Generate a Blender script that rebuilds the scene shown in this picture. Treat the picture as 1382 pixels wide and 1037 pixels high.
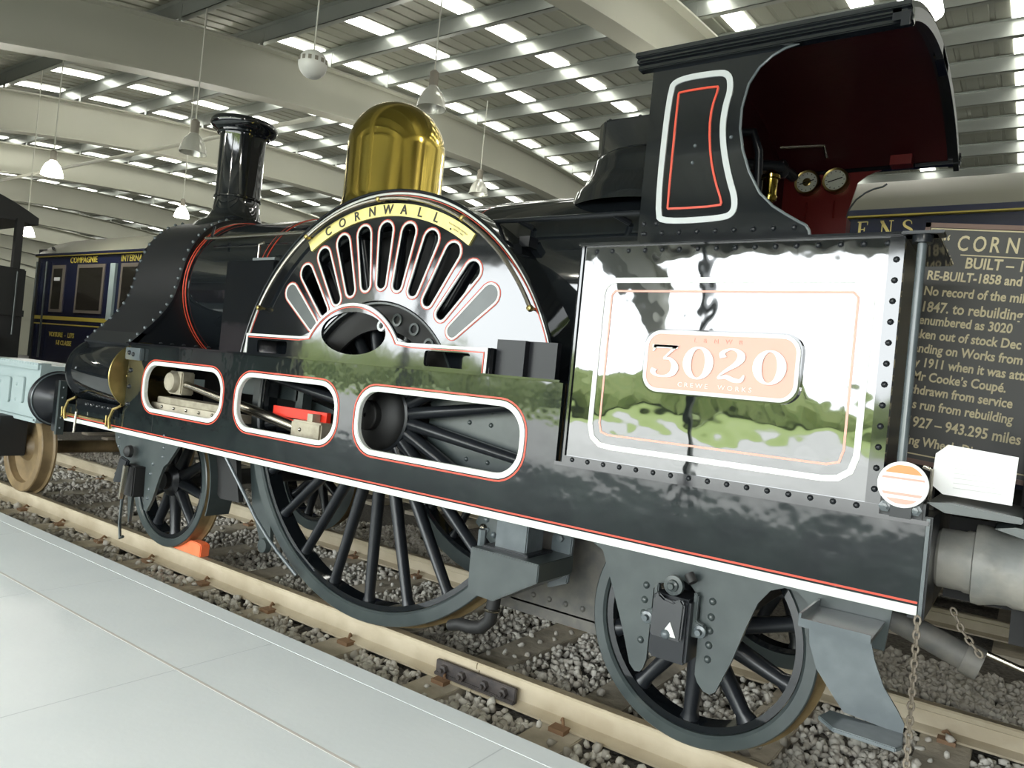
import bpy, math, random
import numpy as np
from mathutils import Vector, Matrix
random.seed(7); rng = np.random.default_rng(7)
for o in list(bpy.data.objects): bpy.data.objects.remove(o)
S = bpy.context.scene; COL = S.collection
PI = math.pi
# ---------------------------------------------------------------- camera
yaw, pitch, roll = 0.6149, 0.0029, 0.0977
fw = Vector((-math.sin(yaw)*math.cos(pitch), math.cos(yaw)*math.cos(pitch), math.sin(pitch)))
rt = Vector((math.cos(yaw), math.sin(yaw), 0)); up = rt.cross(fw)
rt2 = rt*math.cos(roll)+up*math.sin(roll); up2 = up*math.cos(roll)-rt*math.sin(roll)
cam = bpy.data.cameras.new('camera'); cam_o = bpy.data.objects.new('camera', cam); COL.objects.link(cam_o)
m = Matrix.Identity(4)
for i in range(3): m[i][0] = rt2[i]; m[i][1] = up2[i]; m[i][2] = -fw[i]
m[0][3], m[1][3], m[2][3] = 3.3445, -3.0617, 1.5605
cam_o.matrix_world = m
cam.sensor_fit = 'HORIZONTAL'; cam.sensor_width = 36; cam.lens = 36*993.86/1382; cam.clip_start = .05; cam.clip_end = 400
S.camera = cam_o
# ---------------------------------------------------------------- world, lights, exposure
SKY = 9.0; SKYLIGHT = 4.6; LAMP_FILL_W = 110.0; FLASH_W = 42.0
w = bpy.data.worlds.new('overcast_sky'); S.world = w; w.use_nodes = True
bg = w.node_tree.nodes['Background']; bg.inputs[0].default_value = (.93, .98, 1, 1); bg.inputs[1].default_value = SKY
S.view_settings.view_transform = 'Standard'; S.view_settings.look = 'None'; S.view_settings.gamma = 1
S.view_settings.use_curve_mapping = False; S.view_settings.exposure = 0.45
wl = bpy.data.lights.new('window_daylight', 'AREA'); wl.shape = 'RECTANGLE'; wl.size = 30; wl.size_y = 3.6; wl.energy = 1
wl.cycles.is_portal = True
wo = bpy.data.objects.new('window_daylight', wl); COL.objects.link(wo); wo.location = (-4, -8.63, 2); wo.rotation_euler = (PI/2, 0, 0)
def lamp_or_fill_light(x, y, z, e=LAMP_FILL_W, r=.12):
    l = bpy.data.lights.new('lamp_or_fill_light', 'POINT'); l.energy = e; l.shadow_soft_size = r; l.color = (1, .97, .88)
    o = bpy.data.objects.new('lamp_or_fill_light', l); COL.objects.link(o); o.location = (x, y, z); return o
# the camera's own flash, just above the lens
fl = lamp_or_fill_light(3.42, -3.06, 1.62, FLASH_W, .025); fl.name = 'camera_flash'; fl.data.color = (1, 1, 1)
# ---------------------------------------------------------------- materials
def mat(name, col, rough=.5, metal=0., ior=1.5, coat=0., n=None, bump=0., bscale=20., emis=None, estr=0., spec=None):
    """n=(scale, amount, second colour): real surface mottling"""
    k = bpy.data.materials.new(name); k.use_nodes = True; nt = k.node_tree; b = nt.nodes['Principled BSDF']
    c4 = (*col, 1); b.inputs['Base Color'].default_value = c4; b.inputs['Roughness'].default_value = rough
    b.inputs['Metallic'].default_value = metal; b.inputs['IOR'].default_value = ior; b.inputs['Coat Weight'].default_value = coat
    b.inputs['Coat Roughness'].default_value = .03
    if emis: b.inputs['Emission Color'].default_value = (*emis, 1); b.inputs['Emission Strength'].default_value = estr
    tc = None
    if n or bump: tc = nt.nodes.new('ShaderNodeTexCoord')
    if n:
        t = nt.nodes.new('ShaderNodeTexNoise'); t.inputs['Scale'].default_value = n[0]; t.inputs['Detail'].default_value = 6
        r = nt.nodes.new('ShaderNodeMapRange'); r.inputs[1].default_value = .35; r.inputs[2].default_value = .65; r.inputs[4].default_value = n[1]
        mx = nt.nodes.new('ShaderNodeMix'); mx.data_type = 'RGBA'; mx.inputs[6].default_value = c4; mx.inputs[7].default_value = (*n[2], 1)
        nt.links.new(tc.outputs['Object'], t.inputs['Vector']); nt.links.new(t.outputs['Fac'], r.inputs[0])
        nt.links.new(r.outputs[0], mx.inputs[0]); nt.links.new(mx.outputs[2], b.inputs['Base Color'])
    if bump:
        t = nt.nodes.new('ShaderNodeTexNoise'); t.inputs['Scale'].default_value = bscale; t.inputs['Detail'].default_value = 3
        bp = nt.nodes.new('ShaderNodeBump'); bp.inputs['Strength'].default_value = 1; bp.inputs['Distance'].default_value = bump
        nt.links.new(tc.outputs['Object'], t.inputs['Vector']); nt.links.new(t.outputs['Fac'], bp.inputs['Height'])
        nt.links.new(bp.outputs[0], b.inputs['Normal'])
    return k
M = {}
M['black'] = mat('gloss_black_paint', (.008, .010, .012), .06, ior=1.75, bump=.0012, bscale=3.2)
M['blackwavy'] = mat('gloss_black_tank_paint', (.010, .013, .013), .03, ior=2.1, bump=.006, bscale=2.2)
M['blackfr'] = mat('gloss_black_frame_paint', (.010, .013, .014),   .06, ior=1.62, n=(5, .6, (.018, .026, .024)), bump=.004, bscale=4)
M['satin'] = mat('satin_black_paint', (.013, .015, .018), .30, ior=1.45)
M['sbpaint'] = mat('smokebox_black_paint', (.010, .011, .014), .34, ior=1.38)
M['under'] = mat('grey_black_underframe_paint', (.032, .042, .043), .30, ior=1.6, n=(6, .7, (.055, .068, .066)))
M['matt'] = mat('sooty_black', (.012, .012, .012), .6)
M['grey'] = mat('grey_steel_paint', (.072, .088, .096), .26, ior=1.6, n=(9, .7, (.115, .135, .14)))
M['white'] = mat('white_lining', (.68, .70, .66), .35)
M['whiteg'] = mat('pale_grey_lining', (.50, .53, .53), .3)
M['red'] = mat('vermilion_lining', (.62, .07, .035), .35)
M['redpl'] = mat('salmon_red_plate_paint', (.76, .36, .28), .35)
M['cabred'] = mat('dark_red_cab_paint', (.052, .0075, .009), .4, bump=.001)
M['cabred2'] = mat('crimson_sheet_paint', (.16, .012, .010), .35)
M['brass'] = mat('polished_brass', (.62, .47, .10), .13, metal=1, n=(4, .5, (.55, .42, .10)), bump=.0005, bscale=5)
M['brassd'] = mat('dull_brass', (.42, .33, .13), .30, metal=1, n=(12, .7, (.30, .24, .09)))
M['brassy'] = mat('yellow_brass_plate', (.80, .70, .26), .38, metal=.55, n=(25, .6, (.66, .56, .2)))
M['engr'] = mat('black_engraving', (.02, .02, .015), .5)
M['steel'] = mat('bright_steel', (.50, .47, .41), .25, metal=1, n=(12, .5, (.42, .38, .30)))
M['slotsteel'] = mat('worn_cream_steel', (.42, .38, .29), .45, metal=.3, n=(14, .8, (.26, .23, .17)))
M['tread'] = mat('rusty_tyre_tread', (.30, .22, .11), .42, metal=.35, n=(10, .8, (.17, .12, .06)))
M['rail'] = mat('dusty_rail_steel', (.50, .44, .32), .5, n=(3.5, .8, (.36, .30, .2)), bump=.002, bscale=30)
M['railtop'] = mat('rail_head', (.42, .36, .25), .38, metal=.4, n=(20, .7, (.30, .24, .15)))
M['wood'] = mat('weathered_sleeper_wood', (.52, .47, .37), .8, n=(7, .8, (.36, .32, .245)), bump=.006, bscale=25)
M['fish'] = mat('dark_fishplate_iron', (.05, .045, .045), .5, n=(25, .6, (.10, .085, .075)))
M['rust'] = mat('rusty_clip', (.22, .13, .07), .7)
M['bed'] = mat('ballast_bed', (.19, .175, .15), .95, n=(30, .9, (.07, .065, .055)), bump=.02, bscale=40)
M['stone'] = mat('ballast_stone', (.50, .47, .41), .85, n=(2.2, .8, (.34, .32, .27)), bump=.003, bscale=60)
M['stone2'] = mat('pale_ballast_stone', (.64, .62, .55), .85, n=(9, .7, (.46, .44, .38)))
M['floor'] = mat('pale_platform_paint', (.82, .86, .85), .42, n=(1.2, .6, (.74, .79, .79)), bump=.0008, bscale=30)
M['tape'] = mat('faded_brown_line', (.66, .63, .58), .5)
M['tape2'] = mat('floor_joint', (.62, .66, .66), .5)
M['carpet'] = mat('dark_teal_hall_floor', (.008, .018, .018), .75, n=(.9, 1.0, (.075, .09, .085)))
M['concrete'] = mat('concrete_edge', (.10, .10, .095), .8)
M['asph'] = mat('pale_paving', (.46, .45, .43), .9, n=(.3, .6, (.34, .34, .32)))
M['grass'] = mat('lawn_grass', (.20, .27, .06), .9, n=(.25, .8, (.28, .34, .10)))
M['leaf'] = mat('tree_leaves', (.15, .20, .06), .9, n=(1.5, .8, (.24, .27, .10)))
M['wall'] = mat('brown_grey_wall', (.17, .145, .11), .8, n=(.8, .6, (.10, .09, .08)))
M['roof'] = mat('grey_green_roof_sheet', (.33, .335, .275), .45, metal=.3)
M['girder'] = mat('pale_girder_paint', (.46, .46, .38), .5, n=(.5, .5, (.40, .40, .335)))
M['purlin'] = mat('galvanised_purlin', (.36, .38, .35), .33, metal=.55)
M['skyl'] = mat('skylight_panel', (.9, .9, .85), .4, emis=(1, 1, .93), estr=SKYLIGHT)
M['lampon'] = mat('lit_lamp_shade', (.9, .9, .85), .4, emis=(1, .98, .92), estr=9)
M['lampglass'] = mat('ribbed_lamp_shade', (.62, .62, .55), .18, metal=.3)
M['lampbox'] = mat('lamp_gear_box', (.22, .2, .16), .6)
M['ball'] = mat('white_plastic', (.72, .72, .68), .4)
M['cord'] = mat('pale_cable', (.55, .55, .48), .6)
M['blue'] = mat('dark_blue_coach_paint', (.009, .012, .038), .18, ior=1.6, bump=.001, bscale=3)
M['cream'] = mat('grey_green_coach_roof', (.13, .13, .098), .7, n=(.7, .6, (.105, .105, .08)))
M['yellow'] = mat('yellow_lettering', (.42, .34, .05), .5)
M['gold'] = mat('gold_leaf_lettering', (.72, .60, .22), .4)
M['glass'] = mat('dark_coach_glass', (.02, .018, .015), .05, ior=1.6)
M['winframe'] = mat('coach_window_frame', (.14, .12, .10), .4)
M['palegrey'] = mat('pale_grey_blue_wagon_paint', (.34, .41, .41), .45, n=(5, .5, (.28, .35, .35)))
M['tyreb'] = mat('ochre_wheel_rust', (.24, .17, .085), .5, n=(6, .8, (.13, .09, .045)))
M['redbuf'] = mat('bright_red_paint', (.75, .035, .015), .4)
M['orange'] = mat('orange_chock_paint', (.85, .16, .05), .5, n=(9, .5, (.9, .28, .14)))
M['board'] = mat('dark_board_paint', (.018, .018, .014), .5, n=(3, .6, (.026, .024, .019)))
M['boardfr'] = mat('brown_board_frame', (.12, .06, .04), .5)
M['beige'] = mat('beige_sign_lettering', (.50, .43, .26), .6)
M['card'] = mat('white_card', (.80, .80, .79), .6, emis=None)
M['faint'] = mat('faint_grey_print', (.60, .60, .59), .6)
M['signor'] = mat('orange_sign_band', (.86, .27, .09), .5)
M['signpk'] = mat('pink_sign_band', (.80, .36, .29), .5)
M['pipe'] = mat('worn_grey_leather', (.17, .175, .165), .5, n=(7, .8, (.28, .265, .23)), bump=.006, bscale=14)
M['dial'] = mat('gauge_dial', (.72, .74, .62), .4)
M['chain'] = mat('dusty_chain_iron', (.20, .17, .13), .6)
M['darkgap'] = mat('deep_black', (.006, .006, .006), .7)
M['ash'] = mat('dusty_ashpan_iron', (.085, .085, .08), .6, n=(12, .8, (.15, .14, .12)))
# ---------------------------------------------------------------- mesh helpers
class MB:
    def __init__(s): s.v = []; s.f = []
    def add(s, vs, fs):
        n = len(s.v); s.v += [tuple(x) for x in vs]; s.f += [tuple(i+n for i in f) for f in fs]; return s
    def box(s, a, b):
        x0, y0, z0 = a; x1, y1, z1 = b
        return s.add([(x0,y0,z0),(x1,y0,z0),(x1,y1,z0),(x0,y1,z0),(x0,y0,z1),(x1,y0,z1),(x1,y1,z1),(x0,y1,z1)],
                     [(0,3,2,1),(4,5,6,7),(0,1,5,4),(1,2,6,5),(2,3,7,6),(3,0,4,7)])
    def tube(s, pts, r, n=10, cap=True):
        P = [Vector(p) for p in pts]; rr = r if isinstance(r, (list, tuple)) else [r]*len(P); base = len(s.v)
        t0 = (P[1]-P[0]).normalized(); u = t0.orthogonal().normalized()
        for i, p in enumerate(P):
            if i == 0: t = t0
            elif i == len(P)-1: t = (P[i]-P[i-1]).normalized()
            else: t = ((P[i+1]-P[i]).normalized()+(P[i]-P[i-1]).normalized()).normalized()
            u = (u-t*u.dot(t)).normalized(); w_ = t.cross(u)
            for k in range(n):
                a = 2*PI*k/n; s.v.append(tuple(p+(u*math.cos(a)+w_*math.sin(a))*rr[i]))
        for i in range(len(P)-1):
            for k in range(n):
                a = base+i*n+k; b = base+i*n+(k+1) % n; s.f.append((a, b, b+n, a+n))
        if cap:
            s.f.append(tuple(base+k for k in range(n))[::-1]); e = base+(len(P)-1)*n; s.f.append(tuple(e+k for k in range(n)))
        return s
    def lathe(s, prof, c, axis='Z', n=48, close=False):
        """prof: (r, h); axis Z/Y/X through c"""
        base = len(s.v); cx, cy, cz = c
        for r, h in prof:
            for k in range(n):
                a = 2*PI*k/n; p, q = r*math.cos(a), r*math.sin(a)
                s.v.append({'Z': (cx+p, cy+q, cz+h), 'Y': (cx+p, cy+h, cz+q), 'X': (cx+h, cy+p, cz+q)}[axis])
        m_ = len(prof); rng_ = range(m_ if close else m_-1)
        for i in rng_:
            j = (i+1) % m_
            for k in range(n):
                s.f.append((base+i*n+k, base+i*n+(k+1) % n, base+j*n+(k+1) % n, base+j*n+k))
        return s
    def dome(s, c, r, nrm=(0, -1, 0), n=8, h=.8):
        nv = Vector(nrm); u = nv.orthogonal().normalized(); w_ = nv.cross(u); base = len(s.v); c = Vector(c)
        for (rr, hh) in ((1, 0), (.8, .55), (.42, .9)):
            for k in range(n):
                a = 2*PI*k/n; s.v.append(tuple(c+(u*math.cos(a)+w_*math.sin(a))*r*rr+nv*r*h*hh))
        s.v.append(tuple(c+nv*r*h))
        for i in range(2):
            for k in range(n): s.f.append((base+i*n+k, base+i*n+(k+1) % n, base+(i+1)*n+(k+1) % n, base+(i+1)*n+k))
        for k in range(n): s.f.append((base+2*n+k, base+2*n+(k+1) % n, base+3*n))
        return s
    def prism(s, poly, y0, y1, plane='XZ'):
        """convex-ish ngon extruded; plane XZ (extrude y) / YZ (extrude x) / XY (extrude z)"""
        f = {'XZ': lambda a, b, h: (a, h, b), 'YZ': lambda a, b, h: (h, a, b), 'XY': lambda a, b, h: (a, b, h)}[plane]
        n = len(poly); vs = [f(a, b, y0) for a, b in poly]+[f(a, b, y1) for a, b in poly]
        return s.add(vs, [tuple(range(n)), tuple(range(2*n-1, n-1, -1))]+[(i, i+n, (i+1) % n+n, (i+1) % n) for i in range(n)])
    def ribbon(s, pts, w_, y0, y1, closed=True):
        """flat strip of width w_ along pts in XZ (centre line), between y0 and y1"""
        n = len(pts); L = []; R = []
        for i in range(n):
            a = pts[i-1] if (closed or i > 0) else pts[i]; b = pts[(i+1) % n] if (closed or i < n-1) else pts[i]; p = pts[i]
            d1 = Vector((p[0]-a[0], p[1]-a[1])); d2 = Vector((b[0]-p[0], b[1]-p[1]))
            d1 = d1.normalized() if d1.length > 1e-9 else d2.normalized(); d2 = d2.normalized() if d2.length > 1e-9 else d1
            n1 = Vector((-d1.y, d1.x)); n2 = Vector((-d2.y, d2.x)); nn = (n1+n2)
            nn = nn/ max(nn.length_squared, .3)*2 if nn.length > 1e-6 else n1
            ww = (w_[i] if isinstance(w_, (list, tuple)) else w_)/2
            L.append((p[0]+nn.x*ww, p[1]+nn.y*ww)); R.append((p[0]-nn.x*ww, p[1]-nn.y*ww))
        vs = []
        for l, r in zip(L, R): vs += [(l[0], y0, l[1]), (r[0], y0, r[1]), (r[0], y1, r[1]), (l[0], y1, l[1])]
        fs = []
        for i in range(n if closed else n-1):
            j = (i+1) % n
            for k in range(4): fs.append((4*i+k, 4*i+(k+1) % 4, 4*j+(k+1) % 4, 4*j+k))
        if not closed: fs += [(0, 1, 2, 3), (4*n-1, 4*n-2, 4*n-3, 4*n-4)]
        return s.add(vs, fs)
    def build(s, name, m_, parent=None, smooth=False, loc=None, bevel=0, auto=40):
        me = bpy.data.meshes.new(name); me.from_pydata(s.v, [], s.f); me.update()
        import bmesh
        bm = bmesh.new(); bm.from_mesh(me); bmesh.ops.recalc_face_normals(bm, faces=bm.faces)
        if bevel:
            bmesh.ops.bevel(bm, geom=[e for e in bm.edges if e.is_manifold and e.calc_face_angle(0) > .6], offset=bevel, segments=2, affect='EDGES', clamp_overlap=True)
        if smooth:
            for f in bm.faces: f.smooth = True
            for e in bm.edges:
                if len(e.link_faces) == 2 and e.calc_face_angle(0) > math.radians(auto): e.smooth = False
        bm.to_mesh(me); bm.free()
        me.materials.append(M[m_] if isinstance(m_, str) else m_)
        return link(name, me, parent, loc)
def link(name, me, parent=None, loc=None):
    o = bpy.data.objects.new(name, me); COL.objects.link(o)
    if parent is not None: o.parent = parent; o.matrix_parent_inverse = pinv(parent)
    if loc is not None: o.location = loc
    return o
def W(o): return o.matrix_basis.copy() if o.parent is None else W(o.parent) @ o.matrix_parent_inverse @ o.matrix_basis
def pinv(p): return W(p).inverted()
def thing(name, loc, label, cat, group=None):
    o = bpy.data.objects.new(name, None); COL.objects.link(o); o.location = loc; o.empty_display_size = .2
    o['label'] = label; o['category'] = cat
    if group: o['group'] = group
    return o
def tag(o, label, cat, group=None):
    o['label'] = label; o['category'] = cat
    if group: o['group'] = group
    return o
def stuff(o): o['kind'] = 'stuff'; return o
def struct(o): o['kind'] = 'structure'; return o
def plate(name, outer, holes, y0, y1, m_, parent=None, bevel=0):
    """plate in XZ with holes, from y0 to y1, triangulated with mathutils tessellation"""
    from mathutils.geometry import delaunay_2d_cdt
    loops = [outer]+list(holes); vs = []; es = []; 
    for l in loops:
        n0 = len(vs); vs += [Vector(p) for p in l]; es += [(n0+i, n0+(i+1) % len(l)) for i in range(len(l))]
    def inside(p, l):
        c = False; j = len(l)-1
        for i in range(len(l)):
            if (l[i][1] > p[1]) != (l[j][1] > p[1]) and p[0] < (l[j][0]-l[i][0])*(p[1]-l[i][1])/(l[j][1]-l[i][1])+l[i][0]: c = not c
            j = i
        return c
    ov, oe, of, *_ = delaunay_2d_cdt(vs, es, [], 0, 1e-6)
    mb = MB(); N = len(ov)
    tri = []
    for f in of:
        c = sum((ov[i] for i in f), Vector((0, 0)))/len(f)
        if inside(c, outer) and not any(inside(c, h) for h in holes): tri.append(tuple(f))
    mb.v = [(p.x, y0, p.y) for p in ov]+[(p.x, y1, p.y) for p in ov]
    mb.f = [t for t in tri]+[tuple(i+N for i in t[::-1]) for t in tri]
    cnt = {}
    for t in tri:
        for a, b in zip(t, t[1:]+t[:1]): cnt[(a, b)] = 1
    for (a, b) in cnt:
        if (b, a) not in cnt: mb.f.append((b, a, a+N, b+N))
    return mb.build(name, m_, parent, bevel=bevel)
def rrect(x0, x1, z0, z1, r, n=8):
    pts = []
    for cx, cz, a0 in ((x1-r, z1-r, 0), (x0+r, z1-r, 90), (x0+r, z0+r, 180), (x1-r, z0+r, 270)):
        for k in range(n+1):
            a = math.radians(a0+90*k/n); pts.append((cx+r*math.cos(a), cz+r*math.sin(a)))
    return pts
def arc(cx, cz, r, a0, a1, n=24):
    """angles clockwise from vertical, degrees"""
    return [(cx+r*math.sin(math.radians(a0+(a1-a0)*k/n)), cz+r*math.cos(math.radians(a0+(a1-a0)*k/n))) for k in range(n+1)]
def smooth_path(pts, closed=False, it=2):
    for _ in range(it):
        q = []; n = len(pts)
        for i in range(n if closed else n-1):
            a, b = pts[i], pts[(i+1) % n]; q += [(a[0]*.75+b[0]*.25, a[1]*.75+b[1]*.25), (a[0]*.25+b[0]*.75, a[1]*.25+b[1]*.75)]
        if not closed: q = [pts[0]]+q+[pts[-1]]
        pts = q
    return pts
def text_mb(txt, size, thick=.002, squeeze=1.0, spacing=1.0, align='LEFT', bold=0.):
    """returns list of verts (x, z) prism MB in XZ plane, baseline z=0"""
    c = bpy.data.curves.new('t', 'FONT'); c.body = txt; c.size = size; c.align_x = align; c.space_character = spacing; c.extrude = thick/2; c.resolution_u = 3; c.offset = bold
    o = bpy.data.objects.new('t', c); COL.objects.link(o)
    dg = bpy.context.evaluated_depsgraph_get(); me = bpy.data.meshes.new_from_object(o.evaluated_get(dg))
    mb = MB(); mb.v = [(v.co.x*squeeze, -v.co.z, v.co.y) for v in me.vertices]; mb.f = [tuple(p.vertices) for p in me.polygons]
    bpy.data.objects.remove(o); bpy.data.curves.remove(c); bpy.data.meshes.remove(me)
    return mb
def merge(dst, src, fn=lambda p: p): dst.add([fn(p) for p in src.v], src.f); return dst
def stroke_chars(strokes):
    mb = MB()
    return mb
# serif digit / letter outlines as variable-width strokes in a unit box (height 1)
def glyph(ch):
    out = []  # list of (pts, widths, closed)
    if ch == '0':
        n = 24; return [([(.31+.235*math.cos(2*PI*k/n), .5+.45*math.sin(2*PI*k/n)) for k in range(n)], [.05+.13*abs(math.cos(2*PI*k/n))**1.3 for k in range(n)], True)]
    if ch == '3':
        p = [(.06,.78),(.10,.95),(.56,.95),(.32,.60),(.44,.58),(.54,.46),(.57,.30),(.51,.13),(.36,.05),(.18,.06),(.09,.16),(.12,.26)]
        w_ = [.04,.07,.07,.05,.08,.13,.17,.14,.07,.06,.12,.14]; return [(p, w_, False), ([(.03,.93),(.60,.93)], [.1,.1], False)]
    if ch == '2':
        p = [(.14,.70),(.11,.82),(.22,.93),(.36,.94),(.48,.84),(.49,.68),(.40,.52),(.22,.34),(.10,.20),(.08,.10),(.22,.16),(.38,.08),(.52,.08),(.58,.24)]
        w_ = [.15,.12,.06,.07,.14,.17,.13,.08,.05,.05,.12,.13,.10,.03]; return [(p, w_, False)]
    if ch == 'E':
        return [([(.16,0),(.16,1)],[.14,.14],False),([(.03,.97),(.58,.97)],[.06,.06],False),([(.03,.03),(.60,.03)],[.06,.06],False),([(.2,.5),(.42,.5)],[.06,.06],False),
                ([(.57,.97),(.57,.76)],[.07,.03],False),([(.60,.03),(.61,.27)],[.08,.03],False),([(.42,.62),(.42,.38)],[.05,.05],False)]
    if ch == 'N':
        return [([(.13,.02),(.13,.98)],[.05,.05],False),([(.60,.02),(.60,.98)],[.05,.05],False),([(.10,.95),(.60,.05)],[.17,.17],False),
                ([(.01,.975),(.2,.975)],[.05,.05],False),([(.49,.975),(.72,.975)],[.05,.05],False),([(.01,.025),(.25,.025)],[.05,.05],False)]
    if ch == 'S':
        p = [(.50,.72),(.46,.88),(.32,.96),(.17,.92),(.10,.78),(.16,.62),(.33,.50),(.49,.38),(.54,.22),(.46,.08),(.28,.03),(.12,.10),(.06,.30)]
        w_ = [.03,.05,.06,.09,.13,.14,.15,.14,.13,.09,.06,.05,.03]; return [(p, w_, False)]
    return out
def glyph_mb(ch, h, thick):
    mb = MB()
    for p, w_, cl in glyph(ch):
        p2 = p; w2 = w_
        if len(p) > 4 and not cl:
            p2, w2 = [], []
            for i in range(len(p)-1):      # catmull-rom
                a = p[max(i-1, 0)]; b = p[i]; c = p[i+1]; d_ = p[min(i+2, len(p)-1)]
                for k in range(4):
                    t = k/4
                    if ch == '3' and i < 3: q = (b[0]+(c[0]-b[0])*t, b[1]+(c[1]-b[1])*t)
                    else: q = tuple(.5*((2*b[j])+(-a[j]+c[j])*t+(2*a[j]-5*b[j]+4*c[j]-d_[j])*t*t+(-a[j]+3*b[j]-3*c[j]+d_[j])*t**3) for j in (0, 1))
                    p2.append(q); w2.append(w_[i]+(w_[i+1]-w_[i])*t)
            p2.append(p[-1]); w2.append(w_[-1])
        r_ = MB().ribbon([(x*h, z*h) for x, z in p2], [q*h for q in w2], 0, thick, cl); merge(mb, r_)
    return mb
def tube_obj(name, pts, r, m_, parent=None, n=10): return MB().tube(pts, r, n).build(name, m_, parent, smooth=True)
# ================================================================ THE SETTING
XL, XR, YB, YF = -75, 13, -8.3, 33.0
ZP = 0.0
# platform floor: near pale strip, edge strip, dark floor beyond
floor = struct(MB().box((XL, -3.4, -.4), (XR, -.385, ZP)).build('floor', 'floor'))
edge = struct(MB().box((XL, -.381, -.4), (XR, -.2574, ZP+.001)).build('trim_1', 'floor'))
tape = struct(MB().box((XL, -.955, -.01), (XR, -.94, .0008)).build('trim_2', 'tape'))
for k in range(-8, 5): struct(MB().box((k*1.6-.003, -3.4, -.01), (k*1.6+.003, -.39, .0006)).build('trim_3', 'tape2'))
floor2 = struct(MB().box((XL, YB-.3, -.4), (XR, -3.4, ZP)).build('floor_hall', 'carpet'))
tb = struct(MB().box((XL, -.26, -.5), (XR, 3.05, -.2)).build('ballast_bed', 'bed'))
pf2 = struct(MB().box((XL, 6.9, -.5), (XR, YF, ZP-.02)).build('floor_far', 'concrete'))
bed2 = struct(MB().box((XL, 3.05, -.5), (XR, 6.9, -.2)).build('ballast_bed_far', 'bed'))
# roof: arched girders, purlins, corrugated sheet, skylights
def zs(y): return 9.233-(y-16.9)**2/134.17
def zb(y): return zs(y)-1.45
ceiling = bpy.data.objects.new('ceiling', None); COL.objects.link(ceiling); struct(ceiling)
ys = np.linspace(YB-1, YF, 34)
gx = [-2.15-7.75*k for k in range(-1, 10)]
def girder_mb(x):
    mb = MB()
    for (dx0, dx1, dz0, dz1) in ((-.2, .2, 0, .035), (-.012, .012, .035, .965), (-.2, .2, .965, 1.0)):
        sec = [(dx0, dz0), (dx1, dz0), (dx1, dz1), (dx0, dz1)]; b = len(mb.v)
        for y in ys:
            for a, c in sec: mb.v.append((x+a, float(y), zb(y)+c))
        for i in range(len(ys)-1):
            for k in range(4): mb.f.append((b+4*i+k, b+4*i+(k+1) % 4, b+4*i+4+(k+1) % 4, b+4*i+4+k))
        mb.f += [(b, b+1, b+2, b+3), (b+4*len(ys)-1, b+4*len(ys)-2, b+4*len(ys)-3, b+4*len(ys)-4)]
    return mb
for x in gx: girder_mb(x).build('girder', 'girder', ceiling)
py = [5.808-1.729*8+1.729*k for k in range(0, 24)]
me_p = None
for y in py:
    z = zb(y)+1.13; mb = MB()
    mb.box((XL, y-.006, z), (XR, y+.006, z+.30)); mb.box((XL, y-.006, z), (XR, y+.11, z+.008)); mb.box((XL, y-.10, z+.292), (XR, y+.006, z+.30))
    for x in gx:
        mb.box((x-.05, y-.012, z-.17), (x+.05, y-.004, z+.25))
    mb.build('purlin', 'purlin', ceiling)
sx = [-10.16+2.094*k for k in range(-30, 6)]+[2.85, 5.1, 7.2, 9.3, 11.4]
# sheet: trapezoid ribs running up the slope (Y); openings for skylights are covered by the panels just below
mb = MB(); xs = []; x = XL
while x < XR: xs += [(x, 0), (x+.23, 0), (x+.245, .02), (x+.315, .02)]; x += .333
yr = np.linspace(YB-1, YF, 30); n = len(xs)
for y in yr:
    for (xx, dz) in xs: mb.v.append((xx, float(y), zs(y)+.0+dz))
for i in range(len(yr)-1):
    for k in range(n-1): mb.f.append((i*n+k, i*n+k+1, (i+1)*n+k+1, (i+1)*n+k))
stuff(mb.build('roof_sheet', 'roof', ceiling))
sk_me = None; cnt = 0
for yi in range(len(py)-1):
    y0, y1 = py[yi]+.17, py[yi+1]-.10
    z0, z1 = zs(y0)-.03, zs(y1)-.03
    row = MB()
    for xx in sx:
        if y0 < (5.5 if xx > -12 else 3.9): continue
        hw = .35 if xx == 2.85 else .19; x0_, x1_ = xx-hw, xx+hw
        one = lambda q: q.add([(x0_, y0, z0), (x1_, y0, z0), (x1_, y1, z1), (x0_, y1, z1), (x0_, y0, z0+.02), (x1_, y0, z0+.02), (x1_, y1, z1+.02), (x0_, y1, z1+.02)],
                              [(0, 3, 2, 1), (4, 5, 6, 7), (0, 1, 5, 4), (1, 2, 6, 5), (2, 3, 7, 6), (3, 0, 4, 7)])
        if cnt < 290 and -24 < xx < 4 and 2 < y0 < 26: one(MB()).build('skylight', 'skyl', ceiling); cnt += 1
        else: one(row)
    if row.v: stuff(row.build('skylight_row', 'skyl', ceiling))
# longitudinal bracing pipe seen under the girders
tube_obj('bracing_pipe', [(XL, 7.26, zb(7.26)-.12), (-9.9, 7.26, zb(7.26)-.12)], .05, 'girder', ceiling)
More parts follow.
